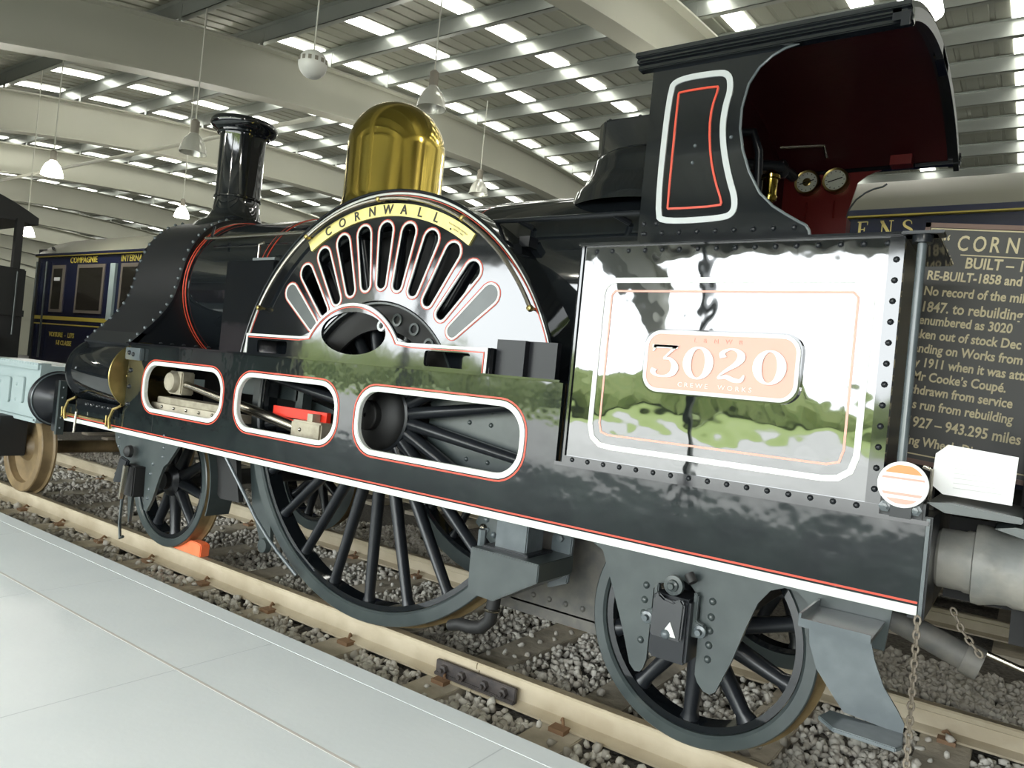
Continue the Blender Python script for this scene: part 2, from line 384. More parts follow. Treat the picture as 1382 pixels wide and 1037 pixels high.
# glazed side behind the camera and the far walls
wall = bpy.data.objects.new('wall_window_side', None); COL.objects.link(wall); struct(wall)
mb = MB()
mb.box((XL, YB-.35, -.4), (-11.3, YB-.1, 4.6)); mb.box((6.0, YB-.35, -.4), (XR, YB-.1, 4.6)); mb.box((XL, YB-.34, 4.12), (XR, YB-.12, 5.2))
mb.build('wall_panel', 'wall', wall)
for xx in (-1.15, -7.7, 5.4):
    MB().box((xx-.06, YB-.3, 0), (xx+.06, YB-.12, 4.12)).build('mullion', 'satin', wall)
struct(MB().box((XL, YF-.2, -.4), (XR, YF, 9)).build('wall_far', 'girder'))
struct(MB().box((XL-.3, YB, -.4), (XL, YF, 9)).build('wall_end', 'girder'))
struct(MB().box((XR, YB-.3, -.4), (XR+.3, YF, 9.5)).build('wall_right', 'wall'))
# outdoors behind the camera, seen only mirrored in the paint
struct(MB().box((-120, -36, -.6), (60, YB-.35, -.12)).build('paving', 'asph'))
struct(MB().box((-160, -120, -.6), (120, -36, -.10)).build('lawn', 'grass'))
trees = MB()
for k in range(70):
    cx = -110+k*3.0+random.uniform(-1, 1); cy = -62+random.uniform(-4, 4); R_ = random.uniform(2.2, 3.4); h_ = random.uniform(3.5, 6.2)
    prof = [(0.01, 0), (R_*.9, .3), (R_, h_*.4), (R_*.75, h_*.75), (R_*.3, h_*.96), (.01, h_)]
    b0 = len(trees.v); trees.lathe(prof, (cx, cy, -.1), 'Z', 12)
    for i in range(b0, len(trees.v)):
        v_ = trees.v[i]; trees.v[i] = (v_[0]+random.uniform(-.4, .4), v_[1]+random.uniform(-.4, .4), v_[2]+random.uniform(-.3, .3))
o = trees.build('hedge', 'leaf'); stuff(o); tag(o, 'row of green trees outside beyond the lawn', 'trees')
# ================================================================ TRACKS
def rail_mb(y, x0=XL, x1=XR, sgn=1):
    prof = [(-.07, -.155), (.07, -.155), (.07, -.143), (.012, -.122), (.009, -.045), (.036, -.034), (.036, -.008), (.028, 0), (-.028, 0), (-.036, -.008), (-.036, -.034), (-.009, -.045), (-.012, -.122), (-.07, -.143)]
    return MB().prism([(y+a, z) for a, z in prof], x0, x1, 'YZ')
YC = 1.07; YN = YC-.7525; YFAR = YC+.7525
track = thing('railway_track', (0, YC, -.2), 'museum track with dusty rails on timber sleepers beneath the black locomotive', 'track')
for y in (YN, YFAR):
    rail_mb(y, -40, .93).build('rail', 'rail', track); rail_mb(y, .936, 8).build('rail', 'rail', track)
    MB().box((-40, y-.026, -.001), (8, y+.026, .0012)).build('rail_head', 'railtop', track)
clip = MB()
slx = [-.06+.79*k for k in range(-30, 8)]
for xx in slx:
    hw = .125; ww = random.uniform(-.02, .02)
    MB().box((xx-hw, -.23, -.30), (xx+hw, 2.40+random.uniform(-.05, .05), -.157)).build('sleeper', 'wood', track, bevel=.006)
    for y in (YN, YFAR):
        for sg in (-1, 1):
            clip.box((xx-.04, y+sg*.06, -.157), (xx+.05, y+sg*.13, -.135)); clip.tube([(xx-.02, y+sg*.03, -.13), (xx, y+sg*.06, -.105), (xx+.03, y+sg*.10, -.12)], .009, 6)
stuff(clip.build('rail_clip', 'rust', track))
# fishplate joint on the near rail
fp = MB().box((.66, YN-.062, -.135), (1.22, YN-.036, -.05)).box((.66, YN-.075, -.135), (1.22, YN-.06, -.115)).build('fishplate', 'fish', track, bevel=.004)
for xx in (.73, .86, 1.02, 1.15): MB().lathe([(.026, 0), (.026, -.03), (.012, -.032), (.012, -.05), (.001, -.05)], (xx, YN-.06, -.088), 'Y', 6).build('bolt', 'fish', fp)
# far running track under the coach + check rail between
track2 = thing('railway_track', (0, 5.2, -.2), 'second track behind, under the blue sleeping coach', 'track')
for y in (5.2-.7525, 5.2+.7525): rail_mb(y, -40, 8).build('rail', 'rail', track2)
for k in range(-30, 8): MB().box((.2+.79*k-.125, 3.95, -.30), (.2+.79*k+.125, 6.45, -.157)).build('sleeper', 'wood', track2)
# ballast stones
ico = []
t = (1+5**.5)/2
for a, b in ((1, t), (-1, t), (1, -t), (-1, -t)): ico += [(0, a, b), (a, b, 0), (b, 0, a)]
ico = np.array(ico, float); ico /= np.linalg.norm(ico[0])
import itertools
dd = np.linalg.norm(ico[:, None]-ico[None], axis=2); el = 1.0515
tris = [c for c in itertools.combinations(range(12), 3) if all(abs(dd[a, b]-el) < .05 for a, b in itertools.combinations(c, 2))]
tt = []
for a, b, c in tris:
    nrm = np.cross(ico[b]-ico[a], ico[c]-ico[a]); tt.append((a, b, c) if nrm@ico[a] > 0 else (a, c, b))
tris = np.array(tt)
def stones(npts):
    x, y, z, s = npts.T; N = len(x)
    V = ico[None]*rng.uniform(.5, 1.25, (N, 12, 1))*s[:, None, None]*rng.uniform(.55, 1.2, (N, 1, 3))
    ang = rng.uniform(0, 2*PI, N); ax = rng.normal(size=(N, 3)); ax /= np.linalg.norm(ax, axis=1)[:, None]
    c, s_ = np.cos(ang)[:, None, None], np.sin(ang)[:, None, None]; k = ax[:, None]
    V = V*c+np.cross(np.broadcast_to(k, V.shape), V)*s_+k*(V*k).sum(2, keepdims=True)*(1-c)
    return V+np.stack([x, y, z], 1)[:, None]
def stone_mesh(name, V, m_):
    N = len(V); F = (tris[None]+12*np.arange(N)[:, None, None]).reshape(-1, 3)
    me = bpy.data.meshes.new(name); me.vertices.add(N*12); me.vertices.foreach_set('co', V.reshape(-1).astype('f4'))
    me.loops.add(F.size); me.loops.foreach_set('vertex_index', F.reshape(-1).astype('i4'))
    me.polygons.add(len(F)); me.polygons.foreach_set('loop_start', np.arange(0, F.size, 3, dtype='i4')); me.polygons.foreach_set('loop_total', np.full(len(F), 3, 'i4'))
    me.update(calc_edges=True); me.validate(); me.materials.append(M[m_]); return me
def scatter(n, x0, x1, y0, y1, s0, s1):
    x = rng.uniform(x0, x1, n); y = rng.uniform(y0, y1, n); s = rng.uniform(s0, s1, n)
    ph = ((x+.06)/.79) % 1; onsl = (np.minimum(ph, 1-ph)*.79 < .135) & (y > -.24) & (y < 2.42)
    offr = (np.abs(y-YN) > .085) & (np.abs(y-YFAR) > .085) & (y > -.235)
    keep = offr & (~onsl | (rng.random(n) < .05))
    z = np.where(onsl, -.145, -.188)+rng.uniform(-.01, .035, n)
    return np.stack([x, y, z, s], 1)[keep]
ballast = tag(bpy.data.objects.new('ballast', None), 'grey crushed-stone ballast filling the track between the sleepers', 'ballast'); COL.objects.link(ballast)
A = scatter(19000, -2.6, 4.6, -.23, 2.5, .020, .032); B = scatter(20000, -12, -2.6, -.23, 3.0, .024, .038); C_ = scatter(6500, -2.5, 6, 2.42, 3.3, .03, .04)
# nearest stones individually
cp = np.array([3.3445, -3.0617, 1.5605]); dist = np.linalg.norm(A[:, :3]-cp, axis=1)
vis = (A[:, 1] > .42) & (A[:, 1] < 1.7) & (A[:, 0] > .55) & (A[:, 0] < 3.0)
idx = np.where(vis)[0]; idx = idx[np.argsort(dist[idx])][:290]
big = A[idx].copy(); big[:, 3] = rng.uniform(.028, .037, len(big)); rest = np.delete(A, idx, 0)
Vb = stones(big)
bases = []
for k in range(24):
    c0 = big[k, :3]; me = stone_mesh('stone', Vb[k:k+1]-c0, 'stone2' if k % 3 else 'stone'); bases.append(me)
for k in range(len(big)):
    o = link('stone', bases[k % 24], ballast); o.location = big[k, :3]+np.array([0, 0, .008]); o.rotation_euler = (rng.uniform(0, 6), rng.uniform(0, 6), rng.uniform(0, 6))
half = len(rest)//2
for nm, arr, m_ in (('crushed_stone', rest[:half], 'stone'), ('crushed_stone', rest[half:], 'stone2'), ('crushed_stone', B, 'stone'), ('crushed_stone', C_, 'stone')):
    o = link(nm, stone_mesh(nm, stones(arr), m_), ballast); stuff(o)
# ================================================================ LOCOMOTIVE
loco = thing('steam_locomotive', (0, YC, 0), 'old glossy black express steam locomotive with tall brass dome and slotted wheel splasher, numbered 3020', 'locomotive')
def far(y): return 2*YC-y
def rivets(name, pts, parent, r=.012, m_='black', nrm=(0, -1, 0), n=7):
    mb = MB()
    for p in pts: mb.dome(p, r, nrm, n)
    return stuff(mb.build(name, m_, parent, smooth=True, auto=60))
# ---- wheels
def wheel(name, xc, R, rin, yo, side, nsp, off, hubr, sw0, sw1, guard=False):
    """side=+1: outer face at yo (smaller y) ; -1: mirrored far wheel"""
    s_ = side; c = (xc, yo, R)
    def Y(h): return s_*h
    prof = [(rin, 0), (R, 0), (R, .004)]
    rim = MB().lathe([(rin, Y(.012)), (rin+.012, Y(0)), (R-.006, Y(0)), (R, Y(.006)), (R, Y(.085)), (R+.006, Y(.10)), (R+.027, Y(.115)), (R+.027, Y(.13)), (R-.02, Y(.14)), (rin, Y(.14))], c, 'Y', 96, True)
    o = rim.build(name, 'under', loco, smooth=True)
    MB().lathe([(R+.0006, Y(.009)), (R+.0006, Y(.085)), (R+.0066, Y(.10)), (R+.0276, Y(.115)), (R+.0276, Y(.13))], c, 'Y', 96).build('tread', 'tread', o, smooth=True)
    MB().lathe([(rin-.035, Y(.02)), (rin-.004, Y(.02)), (rin-.004, Y(.13)), (rin-.035, Y(.13))], c, 'Y', 96, True).build('inner_rim', 'black', o, smooth=True)
    MB().lathe([(.001, Y(-.01)), (hubr*.62, Y(-.01)), (hubr*.72, Y(.0)), (hubr, Y(.02)), (hubr, Y(.13)), (.001, Y(.13))], c, 'Y', 40).build('hub', 'satin', o, smooth=True)
    for k in range(nsp):
        a = math.radians(off+360/nsp*k); mb = MB(); ra, rb = hubr*.9, rin-.02; vs = []
        ca, sa = math.sin(a), -math.cos(a)
        for (r_, hw, d0, d1) in ((ra, sw0/2, .02, .12), (ra+.10, sw0/2*.85, .028, .115), (rb-.05, sw1/2, .032, .11), (rb+.01, sw1/2*1.7, .025, .12)):
            for (ww, dd) in ((-hw*.35, d0), (hw*.35, d0), (hw, d0+.022), (hw, d1-.02), (hw*.35, d1), (-hw*.35, d1), (-hw, d1-.02), (-hw, d0+.022)):
                vs.append((xc+ca*r_-sa*ww, yo+Y(dd), R+sa*r_+ca*ww))
        fs = [(8*i+j, 8*i+(j+1) % 8, 8*i+8+(j+1) % 8, 8*i+8+j) for i in range(3) for j in range(8)]+[tuple(range(8)), tuple(range(31, 23, -1))]
        mb.add(vs, fs).build('spoke', 'satin', o, smooth=True, auto=50)
    return o
RD = 1.295
wd = wheel('driving_wheel', 0, RD, 1.21, .25, 1, 22, .66, .235, .085, .05)
MB().lathe([(.001, -.10), (.012, -.10), (.014, -.112), (.088, -.112), (.094, -.105), (.094, -.06), (.12, -.055), (.19, -.03), (.215, 0), (.22, .03)], (0, .25, RD), 'Y', 40).build('axle_end', 'matt', wd, smooth=True)
wheel('driving_wheel', 0, RD, 1.21, far(.25), -1, 22, 5, .235, .085, .05)
wl_ = wheel('leading_wheel', -2.29, .533, .468, .25, 1, 10, 8, .13, .085, .06)
wheel('leading_wheel', -2.29, .533, .468, far(.25), -1, 10, 20, .13, .085, .06)
wr = wheel('trailing_wheel', 2.17, .533, .470, .25, 1, 10, -2, .13, .085, .06)
wheel('trailing_wheel', 2.17, .533, .470, far(.25), -1, 10, 12, .13, .085, .06)
for x, z, r in ((0, RD, .09), (-2.29, .533, .07), (2.17, .533, .07)): tube_obj('axle', [(x, .2, z), (x, 1.94, z)], r, 'matt', loco, 16)
# ---- main outside frame with three long slots
slots = [(-2.345, -1.29, 1.095, 1.475), (-1.13, -.10, 1.085, 1.472), (.072, 1.283, 1.087, 1.475)]
outer = [(-3.60, .885), (3.065, .885), (3.065, 1.21), (1.484, 1.21), (1.484, 1.60), (-2.60, 1.60), (-2.60, 1.20), (-2.62, 1.03), (-3.60, 1.03)]
inner = [rrect(a+.018, b-.018, c+.018, d-.018, .145) for a, b, c, d in slots]
frame = plate('main_frame', outer, inner, 0.0, .028, 'blackfr', loco)
for a, b, c, d in slots:
    MB().ribbon(rrect(a+.005, b-.005, c+.005, d-.005, .155), .025, -.0022, 0).build('white_lining', 'white', frame)
    MB().ribbon(rrect(a-.018, b+.018, c-.018, d+.018, .175), .009, -.0020, 0).build('red_lining', 'red', frame)
    MB().ribbon(rrect(a+.02, b-.02, c+.02, d-.02, .143), .004, .0, .027).build('slot_edge', 'white', frame)
MB().box((-3.60, -.003, .877), (3.062, 0, .911)).build('white_lining', 'white', frame)
MB().box((-3.60, -.0026, .919), (3.062, 0, .927)).build('red_lining', 'red', frame)
MB().box((-2.16, -.0015, .93), (-2.156, 0, 1.10)).build('plate_joint', 'matt', frame)
MB().box((-2.60, -.035, 1.600), (1.484, .30, 1.612)).build('running_plate', 'black', loco)
MB().box((1.484, -.012, 1.205), (3.075, .3, 1.222)).build('running_plate', 'black', loco)
# far frame
plate('main_frame', outer, [], far(.028), far(0), 'blackfr', loco)
# front lug and bolts
MB().box((-2.60, -.035, 1.475), (-2.37, 0, 1.572)).build('bracket_plate', 'grey', loco, bevel=.006)
rivets('bolt_heads', [(-2.555, -.0, z) for z in (1.12, 1.26, 1.39)]+[(-2.47, -.036, 1.52), (-2.53, -.036, 1.53)], loco, .02, 'satin')
rivets('rivets', [(-2.15+.16*k, .0, 1.622) for k in range(5)], loco, .015, 'satin', (0, 0, 1))
# buffer beam at the rear end
MB().box((3.03, .02, .86), (3.085, .30, 1.235)).build('drag_beam', 'satin', loco)
MB().box((3.066, 0, .87), (3.078, .028, 1.23)).build('beam_edge', 'grey', loco)
MB().box((3.03, .30, .80), (3.06, 2.1, 1.25)).build('drag_beam', 'ash', loco)
# ---- inner frames, red stretcher, rods seen through the slots
plate('inner_frame', [(.30, .90), (1.30, .90), (1.30, 1.58), (.30, 1.58)], [], .40, .42, 'under', loco)
rivets('rivets', [(x, .40, z) for x in (.62, .78) for z in (1.10, 1.19, 1.32, 1.40)], loco, .016, 'under')
plate('inner_frame', [(-1.35, .95), (-.3, 1.15), (-.3, 1.58), (-2.5, 1.58), (-2.5, .95)], [rrect(-2.2, -.6, 1.02, 1.5, .1)], .62, .64, 'matt', loco)
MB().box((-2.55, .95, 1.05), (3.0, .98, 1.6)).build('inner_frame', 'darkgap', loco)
MB().box((-.98, .205, 1.198), (-.42, .24, 1.265)).build('red_stretcher', 'redbuf', loco)
MB().prism([(-1.66, 1.36), (-.25, 1.12), (-.25, 1.17), (-1.66, 1.42)], .56, .60).build('reversing_rod', 'under', loco)
# crosshead and connecting rod (bright, outside, between the frames)
ch = MB().lathe([(.001, -.03), (.07, -.03), (.085, 0), (.085, .1), (.001, .1)], (-2.14, .12, 1.335), 'Y', 24).build('crosshead', 'slotsteel', loco, smooth=True)
MB().box((-2.22, .13, 1.24), (-2.03, .24, 1.42)).build('crosshead_block', 'slotsteel', ch, bevel=.01)
MB().box((-2.30, .10, 1.16), (-1.45, .26, 1.21)).build('slide_bar', 'slotsteel', loco, bevel=.005)
MB().box((-2.36, .09, 1.10), (-1.30, .27, 1.158)).build('slide_bar', 'wood', loco)
rivets('bolt_heads', [(-2.2+.17*k, .085, 1.135) for k in range(6)], loco, .013, 'steel')
rod = MB().tube([(-2.08, .17, 1.325), (-1.95, .17, 1.315), (-1.2, .17, 1.215), (-.62, .17, 1.135)], [.032, .026, .036, .042], 14).build('connecting_rod', 'steel', loco, smooth=True)
MB().box((-.66, .11, 1.06), (-.36, .23, 1.20)).build('rod_end', 'slotsteel', rod, bevel=.012)
MB().dome((-.56, .11, 1.14), .015).build('bolt', 'steel', rod)
MB().box((-.52, .13, 1.19), (-.47, .195, 1.25)).build('oil_cup', 'slotsteel', rod)
tube_obj('piston_rod', [(-2.62, .17, 1.335), (-2.15, .17, 1.335)], .03, 'steel', loco)
MB().box((-1.02, .42, 1.0), (-.94, .5, 1.55)).build('hanger', 'under', loco)
MB().box((-1.75, .42, 1.30), (-1.0, .5, 1.5)).build('motion_plate', 'under', loco)
# ---- splasher: slotted face, cover, name plate, rails
YS = .17; CZ = 1.31
RS = 1.375
out = [(-RS*math.sin(math.radians(78)), 1.60)]+arc(0, CZ, RS, -77.5, 77.5, 60)+[(RS*math.sin(math.radians(78)), 1.60)]
hole = []; slot_info = []
for k in range(11):
    a = -49.0+9.8*k; r0, r1 = .775, 1.185; w0, w1 = .034, .052
    if k in (0, 10): continue
    ar = math.radians(a); d_ = (math.sin(ar), math.cos(ar)); p_ = (math.cos(ar), -math.sin(ar)); pts = []
    for rr, ww, t0 in ((r1-w1, w1, 0), (r0+w0, w0, 180)):
        for j in range(9):
            th = math.radians(t0+180*j/8); pts.append((d_[0]*(rr+ww*math.sin(th))+p_[0]*ww*math.cos(th), CZ+d_[1]*(rr+ww*math.sin(th))+p_[1]*ww*math.cos(th)))
    hole.append(pts)
cut = arc(0, CZ, .70, -66, 66, 30)    # open below the hub arc
cut = cut+[(.62, 1.603), (-.62, 1.603)]
def off_slot(k, g, w_add):
    a = -49.0+9.8*k; r0, r1 = .775-g, 1.185+g; w0, w1 = .034+g, .052+g
    ar = math.radians(a); d_ = (math.sin(ar), math.cos(ar)); p_ = (math.cos(ar), -math.sin(ar)); pts = []
    for rr, ww, t0 in ((r1-w1, w1, 0), (r0+w0, w0, 180)):
        for j in range(9):
            th = math.radians(t0+180*j/8); pts.append((d_[0]*(rr+ww*math.sin(th))+p_[0]*ww*math.cos(th), CZ+d_[1]*(rr+ww*math.sin(th))+p_[1]*ww*math.cos(th)))
    return pts
spl = plate('splasher', out, hole+[cut], YS, YS+.02, 'black', loco)
for k in range(11):
    MB().ribbon(off_slot(k, .010, 0), .012, YS-.003, YS).build('white_lining', 'white', spl)
    MB().ribbon(off_slot(k, .0205, 0), .0045, YS-.0025, YS).build('red_lining', 'red', spl)
    if k in (0, 10): MB().prism(off_slot(k, 0.004, 0), YS-.0015, YS).build('blind_panel', 'under', spl)
MB().ribbon(arc(0, CZ, RS-.008, -77.5, 77.5, 60), .016, YS-.004, YS, False).build('white_lining', 'white', spl)
MB().ribbon(arc(0, CZ, RS-.024, -77.5, 77.5, 60), .005, YS-.003, YS, False).build('red_lining', 'red', spl)
cov = MB(); pa = arc(0, CZ, RS, -77.5, 77.5, 60)
cov.ribbon(arc(0, CZ, RS+.004, -77.5, 77.5, 60), .012, YS-.012, .43, False); cov.build('splasher_cover', 'black', spl, smooth=True, auto=30)
tube_obj('splasher_beading', [(x, YS-.012, z) for x, z in arc(0, CZ, RS+.006, -77.5, 77.5, 70)], .010, 'black', spl, 8)
# back sheet behind the wheel
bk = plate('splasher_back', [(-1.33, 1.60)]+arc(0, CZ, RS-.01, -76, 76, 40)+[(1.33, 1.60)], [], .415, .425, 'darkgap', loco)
# dark hub ring visible behind
MB().ribbon(arc(0, CZ, .61, -70, 70, 40), .17, YS+.05, YS+.07, False).build('hub_ring', 'matt', spl)
MB().ribbon(arc(0, CZ, .685, -70, 70, 40), .012, YS+.005, YS+.06, False).build('hub_ring_edge', 'under', spl)
for a in (12, 27, 42): MB().lathe([(.025, 0), (.04, 0), (.04, -.012), (.025, -.012)], (math.sin(math.radians(a))*.6, YS+.05, CZ+math.cos(math.radians(a))*.6), 'Y', 16, True).build('ring_boss', 'under', spl)
# handrail over the splasher
tube_obj('splasher_handrail', [(x, YS-.045, z) for x, z in arc(.022, CZ+.008, 1.317, -61, 60, 70)], .013, 'steel', spl, 8)
for a in (-62, -33, -3, 28, 60):
    x, z = .022+math.sin(math.radians(a))*1.317, CZ+.008+math.cos(math.radians(a))*1.317
    MB().lathe([(.001, -.022), (.014, -.018), (.02, 0), (.014, .018), (.009, .03), (.009, .048)], (x, YS-.045, z), 'Y', 10).build('handrail_knob', 'brassd', spl, smooth=True)
# name plate
npl = MB().ribbon(arc(0, CZ, 1.262, -33.5, 33.5, 50), .076, YS-.014, YS, False).build('name_plate', 'brassy', loco)
let = MB()
for i, chh in enumerate('CORNWALL.'):
    a = -24.5+i*6.25; t_ = text_mb(chh, .082, .003, 1.0, 1, 'CENTER', .0012); ar = math.radians(a)
    def fn(p, ar=ar): r = 1.236+p[2]; x = p[0]; return (math.sin(ar)*r+math.cos(ar)*x, YS-.016+p[1], CZ+math.cos(ar)*r-math.sin(ar)*x)
    merge(MB(), t_, fn) ; merge(L1 := MB(), t_, fn); L1.build('letter', 'engr', npl)
sm = MB()
for row, (t0, r0) in enumerate((('LOCOMOTIVE WORKS', 1.262), ('CREWE  1847', 1.244))):
    a = 27.8 if row == 0 else 28.2; t_ = text_mb(t0, .016, .002, 1, 1, 'CENTER')
    merge(sm, t_, lambda p: (math.sin(math.radians(a)+p[0]/r0)*(r0+p[2]), YS-.0155+p[1], CZ+math.cos(math.radians(a)+p[0]/r0)*(r0+p[2])))
stuff(sm.build('small_lettering', 'beige', npl))
# stepped front plate with oval opening
arcp = arc(-.04, 1.50, .472, -59, 59, 26)
stp = [(-1.075, 1.60), (-1.075, 1.748)]+[(-.505, 1.748)]+arcp[1:-1]+[(.43, 1.748), (1.010, 1.748), (1.010, 1.60)]
ell = [(-.03+.282*math.cos(2*PI*k/40), 1.785+.13*math.sin(2*PI*k/40)) for k in range(40)]
h1 = rrect(-.948, -.635, 1.622, 1.708, .018, 4); h2 = rrect(.567, .893, 1.625, 1.712, .018, 4)
st = plate('hub_splasher', stp, [ell, h1, h2], .0, .02, 'black', loco)
path = [(-1.065, 1.605), (-1.065, 1.738), (-.512, 1.738)]+arc(-.04, 1.50, .460, -58, 58, 26)+[(.435, 1.738), (1.0, 1.738), (1.0, 1.605)]
MB().ribbon(path, .016, -.0035, 0, False).build('white_lining', 'white', st)
path2 = [(-1.048, 1.722), (-.522, 1.722)]+arc(-.04, 1.50, .444, -58, 58, 26)+[(.445, 1.722), (.984, 1.722), (.984, 1.61)]
MB().ribbon(path2, .006, -.003, 0, False).build('red_lining', 'red', st)
MB().box((-1.075, .02, 1.60), (-1.06, .17, 1.748)).box((-1.07, .02, 1.738), (-.51, .17, 1.75)).build('side_box', 'black', st); MB().box((1.0, .02, 1.60), (1.012, .17, 1.748)).box((.42, .02, 1.738), (1.01, .17, 1.75)).build('side_box', 'black', st)
tube_obj('oil_pipe', [(.16, .10, 1.64), (.14, .12, 1.78), (.12, .14, 1.84)], .012, 'steel', st, 8)
MB().lathe([(.018, 0), (.034, 0), (.034, -.02), (.018, -.02)], (.135, .09, 1.845), 'Y', 18, True).build('pipe_union', 'whiteg', st)
# sand box ahead of the splasher
sb = MB().box((-1.95, .36, 1.60), (-1.34, .62, 2.33)).build('sand_box', 'black', loco, bevel=.012)
tube_obj('sand_box_handle', [(-1.60, .40, 2.33), (-1.60, .40, 2.46), (-1.55, .40, 2.47)], .011, 'steel', sb, 8)
MB().box((-1.63, .37, 2.33), (-1.36, .42, 2.35)).build('sand_box_bar', 'grey', sb)
# dark fittings behind the splasher to the right
plate('lever_guard', [(.95, 1.6), (1.52, 1.6), (1.52, 1.85)]+[(1.30, 2.10), (1.12, 2.22), (1.02, 2.20), (.95, 2.05)], [], .43, .52, 'black', loco, bevel=.01)
MB().box((.4, .43, 1.6), (1.52, .46, 1.75)).build('firebox_lower_side', 'matt', loco)
MB().box((1.07, .10, 1.612), (1.37, .14, 1.80)).build('bracket_plate', 'sbpaint', loco)
MB().box((1.02, .06, 1.612), (1.20, .10, 1.80)).build('bracket_plate', 'sbpaint', loco)
# ---- boiler
ZB = 2.14; RB = .655
boiler = MB().lathe([(.001, -2.62), (RB, -2.62), (RB, 1.82), (.001, 1.82)], (0, YC, ZB), 'X', 96).build('boiler', 'black', loco, smooth=True)
for x in (-1.62, .35):
    MB().lathe([(RB, 0), (RB+.006, .003), (RB+.006, .042), (RB, .045)], (x, YC, ZB), 'X', 96).build('boiler_band', 'black', boiler, smooth=True)
    for dx in (-.006, .046): MB().lathe([(RB, 0), (RB+.0045, 0), (RB+.0045, .007), (RB, .007)], (x+dx, YC, ZB), 'X', 96).build('red_lining', 'red', boiler)
MB().lathe([(RB, 0), (RB+.014, .006), (RB+.014, .055), (RB, .06)], (-2.62, YC, ZB), 'X', 96).build('boiler_band', 'black', boiler, smooth=True)
for dx in (.008, .045): MB().lathe([(RB, 0), (RB+.0165, 0), (RB+.0165, .011), (RB, .011)], (-2.62+dx, YC, ZB), 'X', 96).build('red_lining', 'red', boiler)
MB().lathe([(RB, 0), (RB+.02, .002), (RB+.02, .014), (RB, .016)], (-2.645, YC, ZB), 'X', 96).build('boiler_ring', 'steel', boiler, smooth=True)
fb = MB().lathe([(RB, .0), (RB+.012, 0), (RB+.012, 1.42), (RB, 1.42)], (.40, YC, ZB), 'X', 96).build('firebox_cladding', 'black', boiler, smooth=True)
MB().box((.45, .432, 1.7), (1.81, .50, 2.30)).build('firebox_side', 'black', boiler, bevel=.01)
rivets('rivets', [(.5+.13*k, .430, 2.285) for k in range(10)], boiler, .013)
tube_obj('boiler_handrail', [(-2.5, .50, 2.56), (-.9, .50, 2.56)], .014, 'steel', boiler, 8)
tube_obj('firebox_handrail', [(.45, .42, 2.53), (1.80, .42, 2.53)], .014, 'satin', boiler, 8)
for x in (.82, 1.45): tube_obj('handrail_knob', [(x, .42, 2.53), (x+.05, .50, 2.50)], .018, 'satin', boiler, 8)
MB().box((.88, .36, 2.36), (.95, .45, 2.42)).build('lubricator_block', 'satin', boiler)
tube_obj('clip_lever', [(-2.42, .52, 2.66), (-2.32, .44, 2.56)], .012, 'satin', boiler, 8)
# ---- smokebox: wrapper swept down and out over the cylinders
def wrap(n=1):
    half = [(YC, 2.845), (.93, 2.835), (.80, 2.80), (.66, 2.735), (.54, 2.62), (.455, 2.48), (.40, 2.30), (.375, 2.14), (.325, 1.98), (.225, 1.835), (.09, 1.69), (.02, 1.61)]
    return smooth_path(half, False, 2)
half = wrap(); drum = [(.14+.275*math.cos(math.radians(a)), 1.341+.275*math.sin(math.radians(a))) for a in range(115, 271, 12)]
prof = half
full = [(far(y), z) for y, z in prof[::-1]]+prof[1:]
mb = MB(); X0, X1 = -3.40, -2.63
n = len(full)
for x in (X0, X1):
    for y, z in full: mb.v.append((x, y, z))
    for y, z in full: mb.v.append((x, YC+(y-YC)*.97 if True else y, z-.02))
for i in range(n-1):
    mb.f += [(i, i+1, 2*n+i+1, 2*n+i), (n+i, 3*n+i, 3*n+i+1, n+i+1), (i, n+i, n+i+1, i+1), (2*n+i, 2*n+i+1, 3*n+i+1, 3*n+i)]
sbx = mb.build('smokebox', 'sbpaint', loco, smooth=True)
# end sheets
for x, nm in ((X0, 'smokebox_front'), (X1-.03, 'smokebox_back')):
    MB().prism(full+[(.15, 1.5), (far(.15), 1.5)][::1] if False else full+[(.20, 1.35), (far(.20), 1.35)], x, x+.02, 'YZ').build(nm, 'satin', sbx)
pr = []; acc = 0; L_ = prof; last = None
for a, b in zip(L_, L_[1:]):
    sgm = math.dist(a, b); acc += sgm
    if acc > .07 and b[1] < 2.80:
        acc = 0; nrm = Vector((0, -(b[1]-a[1])*-1, (b[0]-a[0])*-1)).normalized()
        nv = Vector((0, b[1]-a[1], -(b[0]-a[0]))).normalized()
        if nv.y > 0 and b[0] > .3: nv = -nv
        pr.append((b, nv))
mbr = MB()
for (y, z), nv in pr:
    nv = Vector((0, -abs(nv.y), nv.z if nv.z > 0 else -nv.z))
    for x in (X0+.025, X1-.03): mbr.dome((x, y, z), .017, tuple(nv), 7, 1.1)
stuff(mbr.build('rivets', 'grey', sbx, smooth=True))
# cylinder barrels
for side in (0, 1):
    cy = .14 if side == 0 else far(.14)
    cyl = MB().lathe([(.001, 0), (.20, 0), (.262, .02), (.275, .05), (.275, .79), (.001, .79)], (-3.41, cy, 1.341), 'X', 64).build('cylinder', 'black', loco, smooth=True)
    MB().lathe([(.001, .0), (.255, .0), (.272, -.006), (.280, -.006), (.283, -.012), (.278, -.03)][::-1], (-2.60, cy, 1.341), 'X', 64).build('cylinder_cover', 'brassd', cyl, smooth=True, auto=25)
    MB().lathe([(.275, 0), (.281, .003), (.281, .018), (.275, .02)], (-3.36, cy, 1.341), 'X', 64).build('cylinder_ring', 'black', cyl, smooth=True)
    if side == 0:
        rivets('cover_stud', [(-2.60, .0, 1.34), (-2.60, -.02, 1.5)], cyl, .011, 'brassd', (1, 0, 0))
        rivets('rivets', [(-3.35+.055*k, .02, 1.602) for k in range(13)], cyl, .010, 'satin', (0, -.4, 1))
